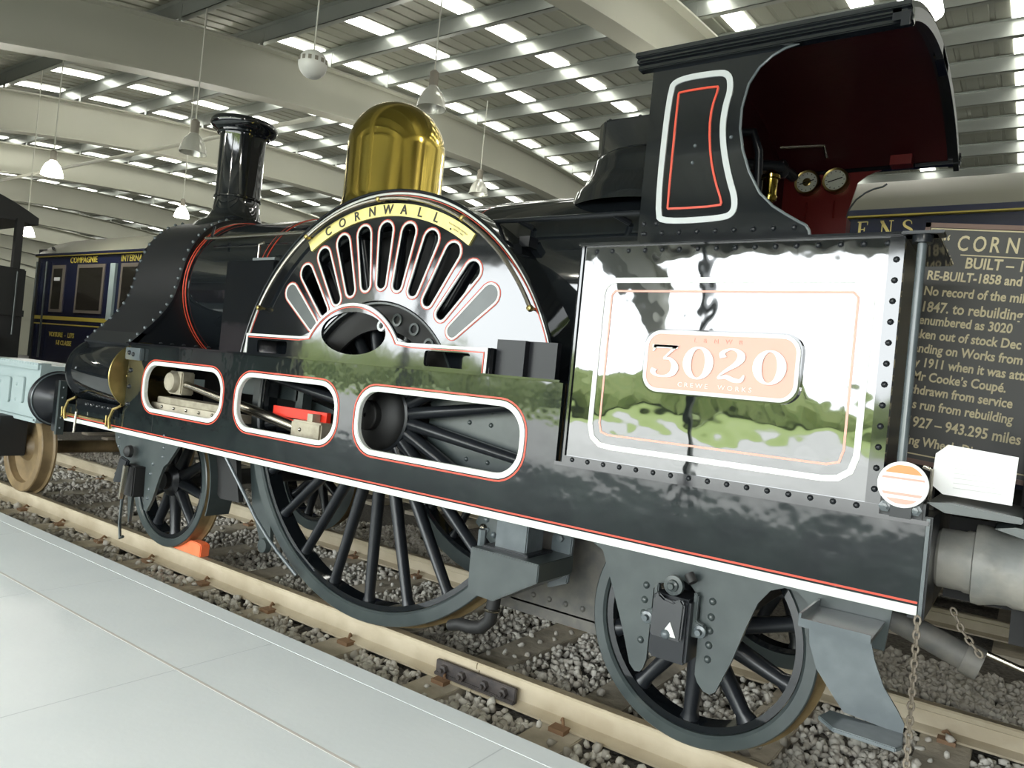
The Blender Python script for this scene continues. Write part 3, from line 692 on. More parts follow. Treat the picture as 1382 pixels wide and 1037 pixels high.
# valley between drum and wrapper
MB().prism([(.0, 1.60), (.10, 1.70), (.35, 1.66), (.35, 1.45), (.10, 1.45)], X0+.02, X1, 'YZ').build('cylinder_saddle', 'satin', loco)
# riveted angle and drain pipes under the cylinder
MB().box((-3.40, -.01, .99), (-2.66, .10, 1.09)).build('front_angle', 'black', loco, bevel=.008)
rivets('rivets', [(-3.20+.095*k, -.012, 1.055) for k in range(6)]+[(-2.76, -.012, .985)], loco, .016)
for x in (-3.50, -2.72):
    tube_obj('drain_pipe', [(x+.12, -.02, 1.10), (x+.03, -.04, 1.06), (x, -.05, .98), (x+.01, -.045, .90)], .012, 'brassd', loco, 8)
    tube_obj('drain_pipe', [(x-.08, -.03, 1.0), (x-.08, -.03, .915), (x+.0, -.03, .91)], .011, 'brassd', loco, 8)
tube_obj('drain_pipe', [(-3.30, -.04, .98), (-3.30, -.045, .80)], .011, 'steel', loco, 8)
tube_obj('drain_bar', [(-3.6, -.02, .94), (-2.85, -.02, .945)], .012, 'brassd', loco, 8)
# front platform, buffer beam and dished buffer
MB().box((-3.75, .03, .88), (-2.62, far(.03), .905)).build('front_platform', 'satin', loco)
bb = MB().box((-3.80, -.02, .76), (-3.70, far(-.02), 1.22)).build('front_buffer_beam', 'black', loco, bevel=.008)
MB().box((-3.70, -.03, .74), (-3.665, .03, 1.22)).build('beam_angle', 'under', bb)
rivets('rivets', [(-3.662, 0, .80+.09*k) for k in range(5)], bb, .012, 'grey', (1, 0, 0))
for cy in (.20, far(.20)):
    bf = MB().lathe([(.001, -.50), (.16, -.49), (.25, -.45), (.265, -.40), (.235, -.36), (.17, -.28), (.13, -.10), (.15, 0), (.001, 0)], (-3.80, cy, 1.02), 'X', 40).build('buffer', 'sbpaint', bb, smooth=True)
    tube_obj('buffer_ring', [(-4.17+.0*k, cy+.247*math.cos(k*PI/16), 1.02+.247*math.sin(k*PI/16)) for k in range(33)], .008, 'grey', bf, 6)
# ---- chimney
CX = -2.975
chim = MB().lathe([(.40, -.12), (.35, -.04), (.285, .0), (.245, .04), (.215, .10), (.204, .20), (.206, .80), (.214, .825), (.235, .835), (.24, .85), (.262, .865), (.292, .885), (.304, .915), (.304, .935), (.290, .958), (.25, .965), (.22, .955), (.17, .90), (.17, .1)], (CX, YC, 2.84), 'Z', 64).build('chimney', 'black', loco, smooth=True, auto=35)
MB().lathe([(.206, 0), (.2135, .006), (.2135, .022), (.206, .028)], (CX, YC, 2.84+.22), 'Z', 64).build('chimney_band', 'black', chim, smooth=True)
# ---- dome
DX = -.905; DR = .382
prof_ = [(.47, -.10), (.43, .0), (.40, .06), (DR, .14), (DR, .545)]+[(DR*math.cos(a), .545+DR*1.0*math.sin(a)) for a in [math.radians(6*k) for k in range(1, 15)]]+[(.001, .545+DR)]
MB().lathe(prof_, (DX, YC, 2.765), 'Z', 96).build('brass_dome', 'brass', loco, smooth=True, auto=60)
# ---- safety valve casing
sv = MB().lathe([(.50, -.12), (.46, -.02), (.415, .03), (.385, .09), (.37, .16), (.345, .21), (.29, .245), (.24, .255), (.001, .255)], (1.33, YC, 2.79), 'Z', 64).build('safety_valve_casing', 'black', loco, smooth=True, auto=40)
MB().prism([(1.10, .82), (1.60, .82), (1.66, .88), (1.66, 1.26), (1.60, 1.32), (1.10, 1.32), (1.035, 1.26), (1.035, .88)], 3.0, 3.225, 'XY').build('safety_valve_box', 'black', sv, bevel=.012)
rivets('bolt_heads', [(1.12+.2*k, .85, 3.228) for k in range(3)], sv, .014, 'satin', (0, 0, 1))
# ---- side tank (cab side sheet) with number plate
tank = MB().box((1.53, .0, 1.222), (2.912, .03, 2.262)).build('tank_side_sheet', 'blackwavy', loco)
MB().box((1.53, .03, 1.222), (1.60, .62, 2.262)).build('tank_front', 'black', tank)
MB().box((2.90, .03, 1.222), (2.912, .5, 2.262)).build('tank_back', 'satin', tank)
MB().box((1.505, -.022, 2.262), (3.02, .60, 2.278)).build('tank_top_ledge', 'black', tank, bevel=.004)
tube_obj('tank_corner_bead', [(1.527, .0, 1.222), (1.527, .0, 2.262)], .014, 'black', tank, 8)
MB().box((1.53, -.016, 1.222), (2.912, .0, 1.256)).box((2.86, -.010, 1.25), (2.912, 0, 2.262)).build('tank_angle', 'black', tank)
rv = [(1.585+.0832*k, -.016, 1.240) for k in range(16)]+[(2.888, -.010, 1.31+.0785*k) for k in range(12)]+[(1.60+.0835*k, 0, 2.238) for k in range(16)]
rivets('rivets', rv, tank, .0125, 'satin', (0, -1, 0), 8)
lin = [(1.655, 2.03), (1.655, 1.42)]+[(1.672, 1.36), (1.715, 1.328), (1.775, 1.322)]+[(2.695, 1.322), (2.755, 1.330), (2.798, 1.362), (2.815, 1.42)]+[(2.815, 2.03), (2.808, 2.065), (2.785, 2.09), (2.75, 2.10), (1.72, 2.10), (1.685, 2.09), (1.662, 2.065)]
MB().ribbon(lin, .024, -.003, 0).build('white_lining', 'white', tank)
lr = [(1.704, 2.03), (1.704, 1.43), (1.715, 1.39), (1.75, 1.378), (2.71, 1.378), (2.755, 1.392), (2.768, 1.44), (2.768, 2.03), (2.75, 2.05), (1.72, 2.05)]
MB().ribbon(lr, .009, -.0026, 0).build('red_lining', 'redpl', tank)
bp_ = MB().prism(rrect(1.903, 2.588, 1.592, 1.880, .075), -.020, 0).build('number_plate', 'black', loco)
MB().ribbon(rrect(1.918, 2.573, 1.607, 1.865, .066), .016, -.025, -.02).build('plate_border', 'white', bp_)
MB().prism(rrect(1.926, 2.565, 1.615, 1.857, .06), -.0225, -.02).build('plate_field', 'redpl', bp_)
for ch_, x0 in zip('3020', (1.940, 2.098, 2.243, 2.400)):
    g = glyph_mb(ch_, .148, .006); q_ = MB(); merge(q_, g, lambda p: (x0+p[0]*1.42, -.029+p[1], 1.663+p[2])); q_.build('numeral', 'white', bp_)
t_ = text_mb('L & N W R', .026, .002, 1.1, 1.7, 'CENTER'); q_ = MB(); merge(q_, t_, lambda p: (2.24+p[0], -.024+p[1], 1.826+p[2])); stuff(q_.build('lettering', 'signpk', bp_))
t_ = text_mb('CREWE  WORKS', .028, .002, 1.1, 1.55, 'CENTER'); q_ = MB(); merge(q_, t_, lambda p: (2.24+p[0], -.024+p[1], 1.630+p[2])); stuff(q_.build('lettering', 'white', bp_))
# ---- cab
cut_ = [(2.565, 2.278), (2.56, 2.30), (2.545, 2.322), (2.516, 2.338), (2.46, 2.372), (2.407, 2.408), (2.348, 2.466), (2.294, 2.561), (2.258, 2.656), (2.237, 2.75), (2.236, 2.84), (2.255, 2.94), (2.295, 3.005), (2.346, 3.046), (2.396, 3.068), (2.447, 3.078), (2.471, 3.095)]
cs = [(1.803, 2.278)]+cut_+[(2.82, 3.095), (2.82, 3.12), (1.803, 3.12)]
cab = plate('cab_side_sheet', cs, [], .005, .015, 'black', loco)
tube_obj('cab_beading', [(x, .004, z) for x, z in cut_], .006, 'grey', cab, 8)
cs2 = [(x, z if z < 3.0 else z+.11) for x, z in cs]; plate('cab_side_sheet', cs2, [], far(.015), far(.005), 'cabred2', loco)
tube_obj('cab_beading', [(x, far(.01), z) for x, z in cut_], .006, 'grey', cab, 8)
MB().prism([(.015, 1.7)]+[(.015+(far(.015)-.015)*k/16, 3.10+.11*k/16+.25*max(0, 1-(2*k/16-1)**2)**.9) for k in range(17)]+[(far(.015), 1.7)], 1.803, 1.82, 'YZ').build('cab_front', 'cabred', cab)
wl2 = smooth_path([(1.888, 2.40), (1.893, 2.97), (1.93, 3.012), (2.10, 3.012), (2.165, 3.0), (2.18, 2.93), (2.163, 2.86), (2.158, 2.77), (2.175, 2.66), (2.21, 2.54), (2.245, 2.45), (2.245, 2.39), (2.20, 2.367), (1.93, 2.365)], True, 2)
MB().ribbon(wl2, .026, -.001, .005).build('white_lining', 'whiteg', cab)
rl2 = smooth_path([(1.938, 2.43), (1.938, 2.94), (1.945, 2.952), (2.118, 2.952), (2.124, 2.94), (2.102, 2.86), (2.100, 2.77), (2.118, 2.64), (2.150, 2.53), (2.188, 2.44), (2.182, 2.422), (1.945, 2.422)], True, 1)
MB().ribbon(rl2, .009, -.001, .005).build('red_lining', 'red', cab)
rivets('rivets', [(1.84+.0825*k, .005, 2.315) for k in range(9)]+[(1.83, .005, 2.36), (1.89, .005, 2.36), (1.83, .005, 2.315)], cab, .0125, 'satin', n=8)
rivets('rivets', [(2.04, .005, 2.70), (2.035, .005, 2.625), (2.20, .005, 2.72)], cab, .009, 'grey')
# roof: shallow arch running across, with stepped cornice on the edges
def roof_arch(x0, x1, off, th, m_, name, par, y0=-.045, rise=.26, seg=24):
    ar_ = [(y0+(far(y0)-y0)*k/seg, 3.105+off+.11*k/seg+rise*(1-(2*k/seg-1)**2)**.9) for k in range(seg+1)]
    ar2 = [(y, z+th) for y, z in ar_]; mb = MB(); n = len(ar_)
    for x in (x0, x1):
        for y, z in ar_+ar2: mb.v.append((x, y, z))
    for i in range(n-1): mb.f += [(i, i+1, 2*n+i+1, 2*n+i), (n+i, 3*n+i, 3*n+i+1, n+i+1), (i, n+i, n+i+1, i+1), (2*n+i, 2*n+i+1, 3*n+i+1, 3*n+i)]
    mb.f += [(0, 2*n, 3*n, n), (n-1, 2*n-1, 4*n-1, 3*n-1)]
    return mb.build(name, m_, par, smooth=True)
rf = roof_arch(1.75, 2.85, 0.0, .03, 'black', 'cab_roof', loco)
roof_arch(1.80, 2.80, -.006, .005, 'cabred', 'roof_lining', rf, y0=.03)
for x0, o_, t in ((2.80, -.03, .05), (2.83, -.055, .055)): roof_arch(x0, x0+.03, o_, t, 'satin', 'roof_end_moulding', rf)
for (dy, z0, z1) in ((-.060, 3.118, 3.142), (-.040, 3.098, 3.120), (-.022, 3.075, 3.100)):
    MB().box((1.735, dy, z0), (2.87+dy*.1, .03, z1)).build('cornice', 'black', rf, bevel=.004); MB().box((1.735, far(.03), z0+.11), (2.87, far(dy), z1+.11)).build('cornice', 'black', rf, bevel=.004)
MB().box((2.82, .95, 3.36), (2.86, 1.2, 3.41)).build('roof_bracket', 'black', rf)
# backhead, fittings
bh = MB().prism([(.35, 1.3)]+[(YC-.72*math.cos(PI*k/16), 2.30+.42*math.sin(PI*k/16)) for k in range(17)]+[(far(.35), 1.3)], 1.83, 1.95, 'YZ').build('backhead', 'satin', loco, bevel=.02)
tube_obj('regulator_handle', [(1.95, 1.0, 2.62), (2.05, 1.0, 2.62), (2.06, .78, 2.70)], .014, 'steel', bh, 8)
lub = MB().lathe([(.012, -.10), (.014, -.03), (.036, -.02), (.04, .0), (.036, .01), (.036, .085), (.046, .09), (.046, .105), (.03, .112), (.02, .13), (.001, .135)], (2.20, .60, 2.62), 'Z', 20).build('brass_lubricator', 'brass', bh, smooth=True)
tube_obj('steam_pipe', [(1.96, .55, 2.95), (2.10, .58, 2.95), (2.13, .60, 2.85), (2.14, .65, 2.45), (2.20, .70, 2.3)], .022, 'satin', bh, 10)
tube_obj('steam_pipe', [(1.95, .9, 2.90), (2.12, 1.0, 2.90), (2.14, 1.2, 2.90)], .03, 'satin', bh, 10)
tube_obj('injector_pipe', [(2.16, .8, 2.2), (2.18, .8, 2.52), (2.12, .82, 2.60), (2.0, .85, 2.60)], .028, 'under', bh, 10)
for (x, y, z, r) in ((1.99, .62, 2.98, .04), (2.02, .5, 2.80, .035), (2.12, 1.05, 2.90, .05), (2.05, .75, 2.75, .05), (2.0, .45, 2.62, .03)):
    MB().lathe([(.001, -.03), (r*.5, -.03), (r, -.012), (r, .012), (r*.5, .03), (.001, .03)], (x, y, z), 'X', 16).build('valve_wheel', 'satin', bh, smooth=True)
tube_obj('whistle_rod', [(2.14, .9, 2.97), (2.34, 1.0, 2.99), (2.36, 1.0, 2.92)], .008, 'steel', bh, 6)
MB().box((2.10, 1.75, 2.28), (2.30, 2.0, 2.42)).build('damper_box', 'satin', bh)
MB().box((2.12, 1.98, 2.278), (2.28, 2.10, 2.85)).build('side_locker', 'cabred2', bh)
for (x, m2) in ((1.985, 'brassd'), (2.165, 'brassd')):
    g = MB().lathe([(.001, -.05), (.068, -.05), (.080, -.055), (.084, -.045), (.084, 0), (.001, 0)], (x, far(.015), 3.13), 'Y', 32).build('gauge', m2, loco, smooth=True, auto=30)
    MB().lathe([(.001, -.052), (.066, -.052), (.066, -.045)], (x, far(.015), 3.13), 'Y', 32).build('gauge_dial', 'dial', g)
    nd = MB().ribbon([(x-.045, 3.117), (x+.045, 3.143)], .006, far(.015)-.056, far(.015)-.053, False)
    for k in range(12): a = 2*PI*k/12; nd.ribbon([(x+.052*math.cos(a), 3.13+.052*math.sin(a)), (x+.06*math.cos(a), 3.13+.06*math.sin(a))], .004, far(.015)-.055, far(.015)-.053, False)
    nd.build('gauge_needle', 'engr', g)
    if x < 2: MB().lathe([(.001, -.056), (.02, -.056), (.028, -.053)], (x, far(.015), 3.13), 'Y', 20).build('gauge_boss', 'brassd', g)
    tube_obj('gauge_pipe', [(x, far(.03), 3.0), (x, far(.03), 2.6)], .008, 'cabred2', g, 6)
MB().box((2.50, far(.16), 3.17), (2.62, far(.06), 3.23)).build('roof_light_box', 'cabred2', rf)
# cab handrail pillar
pl_ = tube_obj('handrail_pillar', [(2.968, .0, 1.40), (2.968, .0, 2.27)], .0165, 'grey', loco, 12)
MB().lathe([(.016, -.03), (.034, -.028), (.036, 0), (.030, .01), (.001, .012)], (2.968, 0, 2.262), 'Z', 18).build('pillar_cap', 'satin', pl_, smooth=True)
MB().box((2.90, -.04, 2.262), (3.04, .05, 2.274)).build('pillar_bracket', 'satin', pl_, bevel=.003)
# lamp iron / bolt group under the round sign
MB().box((2.90, -.005, 1.222), (3.06, .12, 1.29)).build('footplate_bracket', 'satin', loco, bevel=.01)
for x in (2.93, 2.985, 3.03): MB().lathe([(.022, 0), (.022, -.02), (.012, -.022), (.012, -.035), (.001, -.036)], (x, -.005, 1.255), 'Y', 6).build('bracket_bolt', 'grey', loco)
# ---- horn guides and axle boxes
hr = [(1.70, .885), (1.781, .848), (1.856, .676), (1.925, .50), (1.967, .377), (1.994, .351), (2.02, .355), (2.033, .375), (2.045, .42), (2.048, .734), (2.078, .761), (2.111, .777), (2.158, .806), (2.215, .785), (2.25, .75), (2.266, .70), (2.268, .42), (2.282, .389), (2.311, .36), (2.340, .355), (2.362, .372), (2.419, .522), (2.464, .674), (2.501, .780), (2.545, .842), (2.599, .866), (2.646, .864), (2.69, .83), (2.74, .72), (2.97, .72), (2.985, .885)]
hg = plate('horn_guide', hr, [], .006, .028, 'under', loco)
rivets('bolt_heads', [(x, .006, z) for x, z in [(2.013, .739), (2.011, .674), (2.012, .616), (2.010, .495), (2.316, .741), (2.316, .675), (2.315, .617), (2.317, .557), (2.317, .497)]], hg, .0165, 'under', n=10)
def axlebox(xc, zc, par):
    b = MB().box((xc-.085, -.075, zc-.175), (xc+.085, .10, zc+.10)).build('axle_box', 'satin', par, bevel=.012)
    MB().prism([(xc-.075, zc-.075), (xc+.065, zc-.075), (xc+.07, zc+.085), (xc+.05, zc+.105), (xc+.02, zc+.085), (xc-.02, zc+.09), (xc-.05, zc+.11), (xc-.07, zc+.09)], -.10, -.075).build('box_lid', 'black', b, bevel=.008)
    MB().dome((xc+.0, -.10, zc-.055), .022, n=12).build('lid_bolt', 'grey', b, smooth=True)
    MB().prism([(xc-.02, zc-.06), (xc+.045, zc-.06), (xc+.015, zc+.0)], -.103, -.10).build('lid_mark', 'white', b)
    MB().lathe([(.001, -.05), (.012, -.05), (.014, -.035), (.024, -.03), (.026, -.02), (.042, -.018), (.044, 0), (.001, 0)], (xc, -.05, zc+.145), 'Y', 24).build('top_nut', 'under', b, smooth=True, auto=30)
    for sg in (-1, 1):
        ear = MB().prism([(xc+sg*.08, zc-.06), (xc+sg*.135, zc-.055), (xc+sg*.145, zc-.03), (xc+sg*.135, zc+.0), (xc+sg*.10, zc+.01), (xc+sg*.10, zc+.12), (xc+sg*.08, zc+.13)], -.03, .0).build('box_ear', 'under', b, bevel=.005)
        MB().lathe([(.001, -.03), (.012, -.03), (.014, -.01), (.026, -.006), (.028, 0), (.001, 0)], (xc+sg*.12, -.028, zc-.028), 'Y', 16).build('ear_nut', 'grey', b, smooth=True, auto=30)
    tube_obj('oil_pipe', [(xc+.05, -.03, zc+.20), (xc+.075, -.04, zc+.17)], .022, 'matt', b, 10)
    return b
axlebox(2.165, .64, loco)
hl = [(-2.72, .885), (-2.69, .80), (-2.62, .735), (-2.50, .57), (-2.43, .45), (-2.40, .28), (-2.385, .20), (-2.37, .20), (-2.36, .45), (-2.36, .66), (-2.20, .66), (-2.19, .42), (-2.17, .33), (-2.13, .33), (-2.07, .42), (-2.0, .60), (-1.95, .70), (-1.90, .73), (-1.84, .80), (-1.78, .87), (-1.76, .885)]
hgl = plate('horn_guide', hl, [], .006, .028, 'under', loco)
rivets('bolt_heads', [(x, .006, z) for x, z in [(-2.64, .84), (-2.63, .77), (-1.98, .93), (-1.97, .84), (-1.97, .77), (-2.10, .70), (-2.12, .62), (-2.12, .50), (-2.13, .43), (-2.60, .55)]], hgl, .015, 'grey', n=8)
MB().box((-2.42, -.06, .42), (-2.24, .12, .66)).build('axle_box', 'matt', loco, bevel=.01)
MB().prism([(-2.50, .50), (-2.36, .52), (-2.30, .70), (-2.42, .72)], -.09, -.06).build('axle_box_lid', 'satin', loco, bevel=.01)
MB().prism([(-2.33, .40), (-2.305, .40), (-2.265, .66), (-2.30, .67)], -.12, -.09).build('box_strap', 'steel', loco, bevel=.004)
tube_obj('hanging_hook', [(-2.40, -.05, .50), (-2.40, -.05, .20), (-2.37, -.05, .08), (-2.33, -.05, .10)], .012, 'under', loco, 8)
tube_obj('spring_hanger', [(-2.56, -.03, .56), (-2.44, -.03, .54)], .016, 'grey', loco, 8)
MB().lathe([(.001, -.05), (.02, -.05), (.045, -.03), (.05, 0), (.001, 0)], (-2.38, -.03, .76), 'Y', 16).build('top_nut', 'matt', loco, smooth=True)
# leading brake/guard details
MB().prism([(-1.86, .86), (-1.76, .86), (-1.74, .55), (-1.64, .49), (-1.40, .50), (-1.44, .62), (-1.50, .88)], .30, .34).build('mud_guard', 'matt', loco)
gp = arc(-2.29, .533, .60, 55, 108, 12); cvm = MB(); cvm.ribbon(gp, .012, .24, .44, False); cvm.build('wheel_guard', 'under', loco)
tube_obj('guard_rod', [(-1.475, .2, .88), (-1.467, .2, .829), (-1.203, .2, .598), (-1.049, .2, .455), (-.90, .2, .35), (-.775, .2, .275), (-.558, .2, .163)], .012, 'grey', loco, 8)
MB().prism([(-1.50, .88), (-1.27, .88), (-1.20, .60), (-1.15, .25), (-1.20, .20), (-1.27, .22), (-1.40, .45)], .42, .45).build('brake_hanger', 'under', loco)
MB().lathe([(.001, -.04), (.05, -.04), (.06, 0), (.001, 0)], (-1.19, .42, .21), 'Y', 16).build('hanger_bolt', 'under', loco, smooth=True)
# ash pan, gusset and injector box between wheels
MB().prism([(.75, .88), (1.70, .88), (1.75, .30), (.90, .30)], .60, .63).build('ash_pan', 'ash', loco)
MB().box((.70, .60, .24), (1.95, 1.6, .31)).build('ash_pan_bottom', 'ash', loco)
rivets('rivets', [(.95+.11*k, .597, .36) for k in range(8)], loco, .018, 'ash')
MB().prism([(.80, .88), (1.02, .88), (1.02, .62), (.84, .64), (.72, .74)], .42, .45).build('gusset_plate', 'under', loco)
rivets('rivets', [(.80, .418, .83), (.80, .418, .77), (.81, .418, .71), (.86, .418, .69)], loco, .02, 'grey')
bxp = [(1.02, .707), (1.447, .704), (1.448, .614), (1.19, .462), (1.025, .468)]
ib = MB().prism(bxp, .0, .34).build('injector_box', 'under', loco, bevel=.005)
MB().box((1.10, .10, .70), (1.30, .26, .90)).build('box_hanger', 'grey', ib, bevel=.006)
MB().box((1.05, .06, .70), (1.34, .30, .716)).build('hanger_flange', 'satin', ib, bevel=.004)
MB().prism([(1.30, .50), (1.42, .55), (1.43, .80), (1.34, .82), (1.30, .78)], .34, .37).build('box_flange', 'grey', ib, bevel=.006)
for x, z in ((1.36, .78), (1.36, .60)): MB().lathe([(.02, 0), (.02, -.02), (.001, -.022)], (x, .34, z), 'Y', 6).build('flange_bolt', 'grey', ib)
tube_obj('valve_spindle', [(1.03, .08, .69), (1.03, .08, .79)], .022, 'grey', ib, 6)
MB().dome((1.03, .08, .80), .022, (0, 0, 1), 10, 1).build('spindle_ball', 'steel', ib, smooth=True)
hs = tube_obj('overflow_hose', [(1.09, .17, .50), (1.08, .17, .38), (1.07, .17, .30), (1.02, .17, .25), (.95, .17, .23), (.87, .17, .225), (.80, .17, .20)], [.038, .038, .036, .036, .036, .034, .03], 'matt', ib, 12)
tube_obj('hose_clip', [(1.08+.042*math.cos(a), .17+.042*math.sin(a), .36) for a in [2*PI*k/16 for k in range(17)]], .008, 'steel', hs, 6)
# brake gear at the back
tube_obj('brake_rod', [(2.5, .5, .80), (3.0, .5, .74)], .025, 'under', loco)
bc = tube_obj('brake_cylinder', [(2.80, .42, .80), (3.22, .42, .66)], [.05, .055], 'ash', loco, 14)
tube_obj('brake_cylinder_cap', [(3.20, .42, .668), (3.26, .42, .65)], .065, 'ash', bc, 14)
tube_obj('brake_beam', [(2.45, .55, .78), (2.60, .55, .76)], .03, 'under', loco)
# ---- footstep
fs_ = MB().box((2.735, -.30, .815), (2.965, .0, .83)).build('footstep', 'grey', loco)
MB().box((2.735, -.305, .815), (2.965, -.297, .845)).box((2.730, -.30, .815), (2.738, 0, .86)).build('step_lip', 'grey', fs_)
MB().prism([(2.765, .815), (2.965, .815), (2.98, .76), (3.015, .68), (3.06, .62), (3.085, .58), (3.082, .545), (2.90, .56), (2.865, .60), (2.80, .68), (2.77, .76)], -.285, -.275).build('step_plate', 'grey', fs_)
MB().prism([(2.855, -.275), (2.835, -.36), (2.895, -.425), (3.08, -.425), (3.095, -.39), (3.085, -.275)], .535, .55, 'XY').build('lower_step', 'grey', fs_, bevel=.003)
# hanging chain
def chain(name, pts, parent, link_=.034, r=.0045):
    mb = MB(); P = [Vector(p) for p in pts]; i = 0
    for a, b in zip(P, P[1:]):
        n = max(1, int((b-a).length/(link_*.72)))
        for k in range(n):
            c = a.lerp(b, (k+.5)/n); d_ = (b-a).normalized(); s_ = d_.orthogonal().normalized(); s_ = Matrix.Rotation(PI/2*(i % 2)+.4, 3, d_) @ s_
            mb.tube([tuple(c+d_*math.cos(t)*link_*.5+s_*math.sin(t)*link_*.3) for t in [2*PI*j/8 for j in range(9)]], r, 5, False); i += 1
    return stuff(mb.build(name, 'chain', parent, smooth=True))
chain('safety_chain', [(3.07, -.03, .88), (3.075, -.03, .60), (3.08, -.03, .32)], loco)
tube_obj('chain_hook', [(3.08, -.03, .33), (3.06, -.03, .28), (3.075, -.03, .25), (3.10, -.03, .27), (3.10, -.03, .33)], .008, 'chain', loco, 8)
chain('coupling_chain', [(3.15, .35, .86), (3.19, .35, .78), (3.26, .35, .70)], loco)
# ================================================================ TENDER (only its front corner shows)
tender = thing('tender', (3.6, YC, .9), 'front corner of the black tender coupled behind the locomotive', 'tender')
tb_ = MB().lathe([(.001, 0), (.105, 0), (.115, .01), (.115, .09), (.120, .10), (.120, .14)], (3.085, .32, 1.055), 'X', 40).build('tender_buffer', 'pipe', tender, smooth=True, auto=35)
MB().lathe([(.118, .12), (.150, .125), (.154, .15), (.140, .20), (.135, .24), (.142, .26), (.142, .70), (.001, .70)], (3.085, .32, 1.055), 'X', 40).build('buffer_sleeve', 'pipe', tb_, smooth=True, auto=35)
MB().box((3.352, -.01, 1.27), (3.42, .02, 2.1)).build('tender_side_plate', 'under', tender)
rivets('rivets', [(3.366, -.01, 1.30+.075*k) for k in range(9)], tender, .011, 'grey')
MB().prism([(3.06, 1.290), (3.12, 1.262), (3.35, 1.262), (3.35, 1.285), (3.14, 1.300)], -.02, .5).build('tender_footplate', 'under', tender, bevel=.004)
MB().prism([(3.27, 1.235), (3.36, 1.215), (3.8, 1.21), (3.8, 1.235), (3.33, 1.25)], -.03, .3).build('tender_frame_edge', 'under', tender, bevel=.004)
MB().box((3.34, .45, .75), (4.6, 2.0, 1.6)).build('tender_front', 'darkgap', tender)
MB().box((3.10, .55, .86), (3.4, 1.6, 1.2)).build('drawbar_block', 'darkgap', tender)
MB().prism([(3.35, .95), (3.40, .90), (3.42, .75), (3.6, .75), (3.6, 1.1), (3.35, 1.1)], .30, .35).build('buffer_bracket', 'ash', tender)
tube_obj('polished_rail', [(3.27, .42, .70), (3.9, .42, .55)], .012, 'steel', tender)
tube_obj('polished_rail', [(3.27, .46, .69), (3.9, .46, .54)], .009, 'steel', tender)
# ================================================================ SIGNS
def tilted(mb, pivot, deg):
    a = math.radians(deg); px, pz = pivot
    mb.v = [(px+(x-px)*math.cos(a)+(z-pz)*math.sin(a), y, pz-(x-px)*math.sin(a)+(z-pz)*math.cos(a)) for x, y, z in mb.v]; return mb
PV = (2.866, 2.530)
BY = .90
board = thing('information_board', (3.3, BY+.02, 1.40), 'dark painted history board with beige lettering headed CORNWALL standing behind the cab end', 'sign')
H = 1.14; WB = 1.25; TD = 5.0
tilted(MB().box((PV[0], BY, PV[1]-H), (PV[0]+WB, BY+.02, PV[1])), PV, TD).build('board_panel', 'board', board)
for a, b in (((0, -H), (.022, 0)), ((WB-.022, -H), (WB, 0)), ((0, -.022), (WB, 0)), ((0, -H), (WB, -H+.022))):
    tilted(MB().box((PV[0]+a[0], BY-.008, PV[1]+a[1]), (PV[0]+b[0], BY, PV[1]+b[1])), PV, TD).build('board_frame', 'boardfr', board)
tilted(MB().ribbon([(PV[0]+.027, PV[1]-.027), (PV[0]+WB-.027, PV[1]-.027), (PV[0]+WB-.027, PV[1]-H+.045), (PV[0]+.027, PV[1]-H+.045)], .006, BY-.002, BY), PV, TD).build('border_line', 'beige', board)
for dx in (.30, .62): tilted(MB().box((PV[0]+dx, BY-.0006, PV[1]-H), (PV[0]+dx+.002, BY, PV[1])), PV, TD).build('plank_joint', 'engr', board)
def bline(t, x, z, size, sp=1.0, sq=1.0, bold=.0014, split=False):
    q = MB(); merge(q, text_mb(t, size, .002, sq, sp, 'LEFT', bold), lambda p: (PV[0]+x+p[0], BY-.001+p[1], PV[1]+z+p[2])); stuff(tilted(q, PV, TD).build('lettering', 'beige', board))
for chh, x in zip('\u201cCORNWALL\u201d', (.082, .143, .205, .272, .335, .402, .480, .548, .600, .652)):
    q = MB(); merge(q, text_mb(chh, .100, .002, .68, 1, 'LEFT', .0012), lambda p: (PV[0]+x+p[0], BY-.001+p[1], PV[1]-.124+p[2])); tilted(q, PV, TD).build('letter', 'beige', board)
tilted(MB().box((PV[0]+.165, BY-.002, PV[1]-.147), (PV[0]+.66, BY, PV[1]-.142)), PV, TD).build('rule', 'beige', board)
bline('BUILT \u2013 1847', .19, -.204, .070, 1.0, .80)
lines = ['RE-BUILT-1858 and 1887', 'No record of the mileage', '1847. to rebuilding', 'Renumbered as 3020', 'Taken out of stock Dec', 'Standing on Works from', 'May 1911 when it was attached', "to Mr Cooke\u2019s Coup\u00e9.", 'Withdrawn from service', 'Miles run from rebuilding', 'to 1927 \u2013 943.295 miles', 'Driving Wheels Dia']
lz = [2.259, 2.185, 2.107, 2.046, 1.979, 1.912, 1.845, 1.78, 1.715, 1.646, 1.560, 1.475]
for i, t_ in enumerate(lines):
    bline(t_, (.045, .045, .045, .02, .015, .012, .008, .012, .010, .010, .016, .010)[i], -.268+(lz[i]-2.259), .060 if i not in (2, 10) else .068, 1.0, .78)
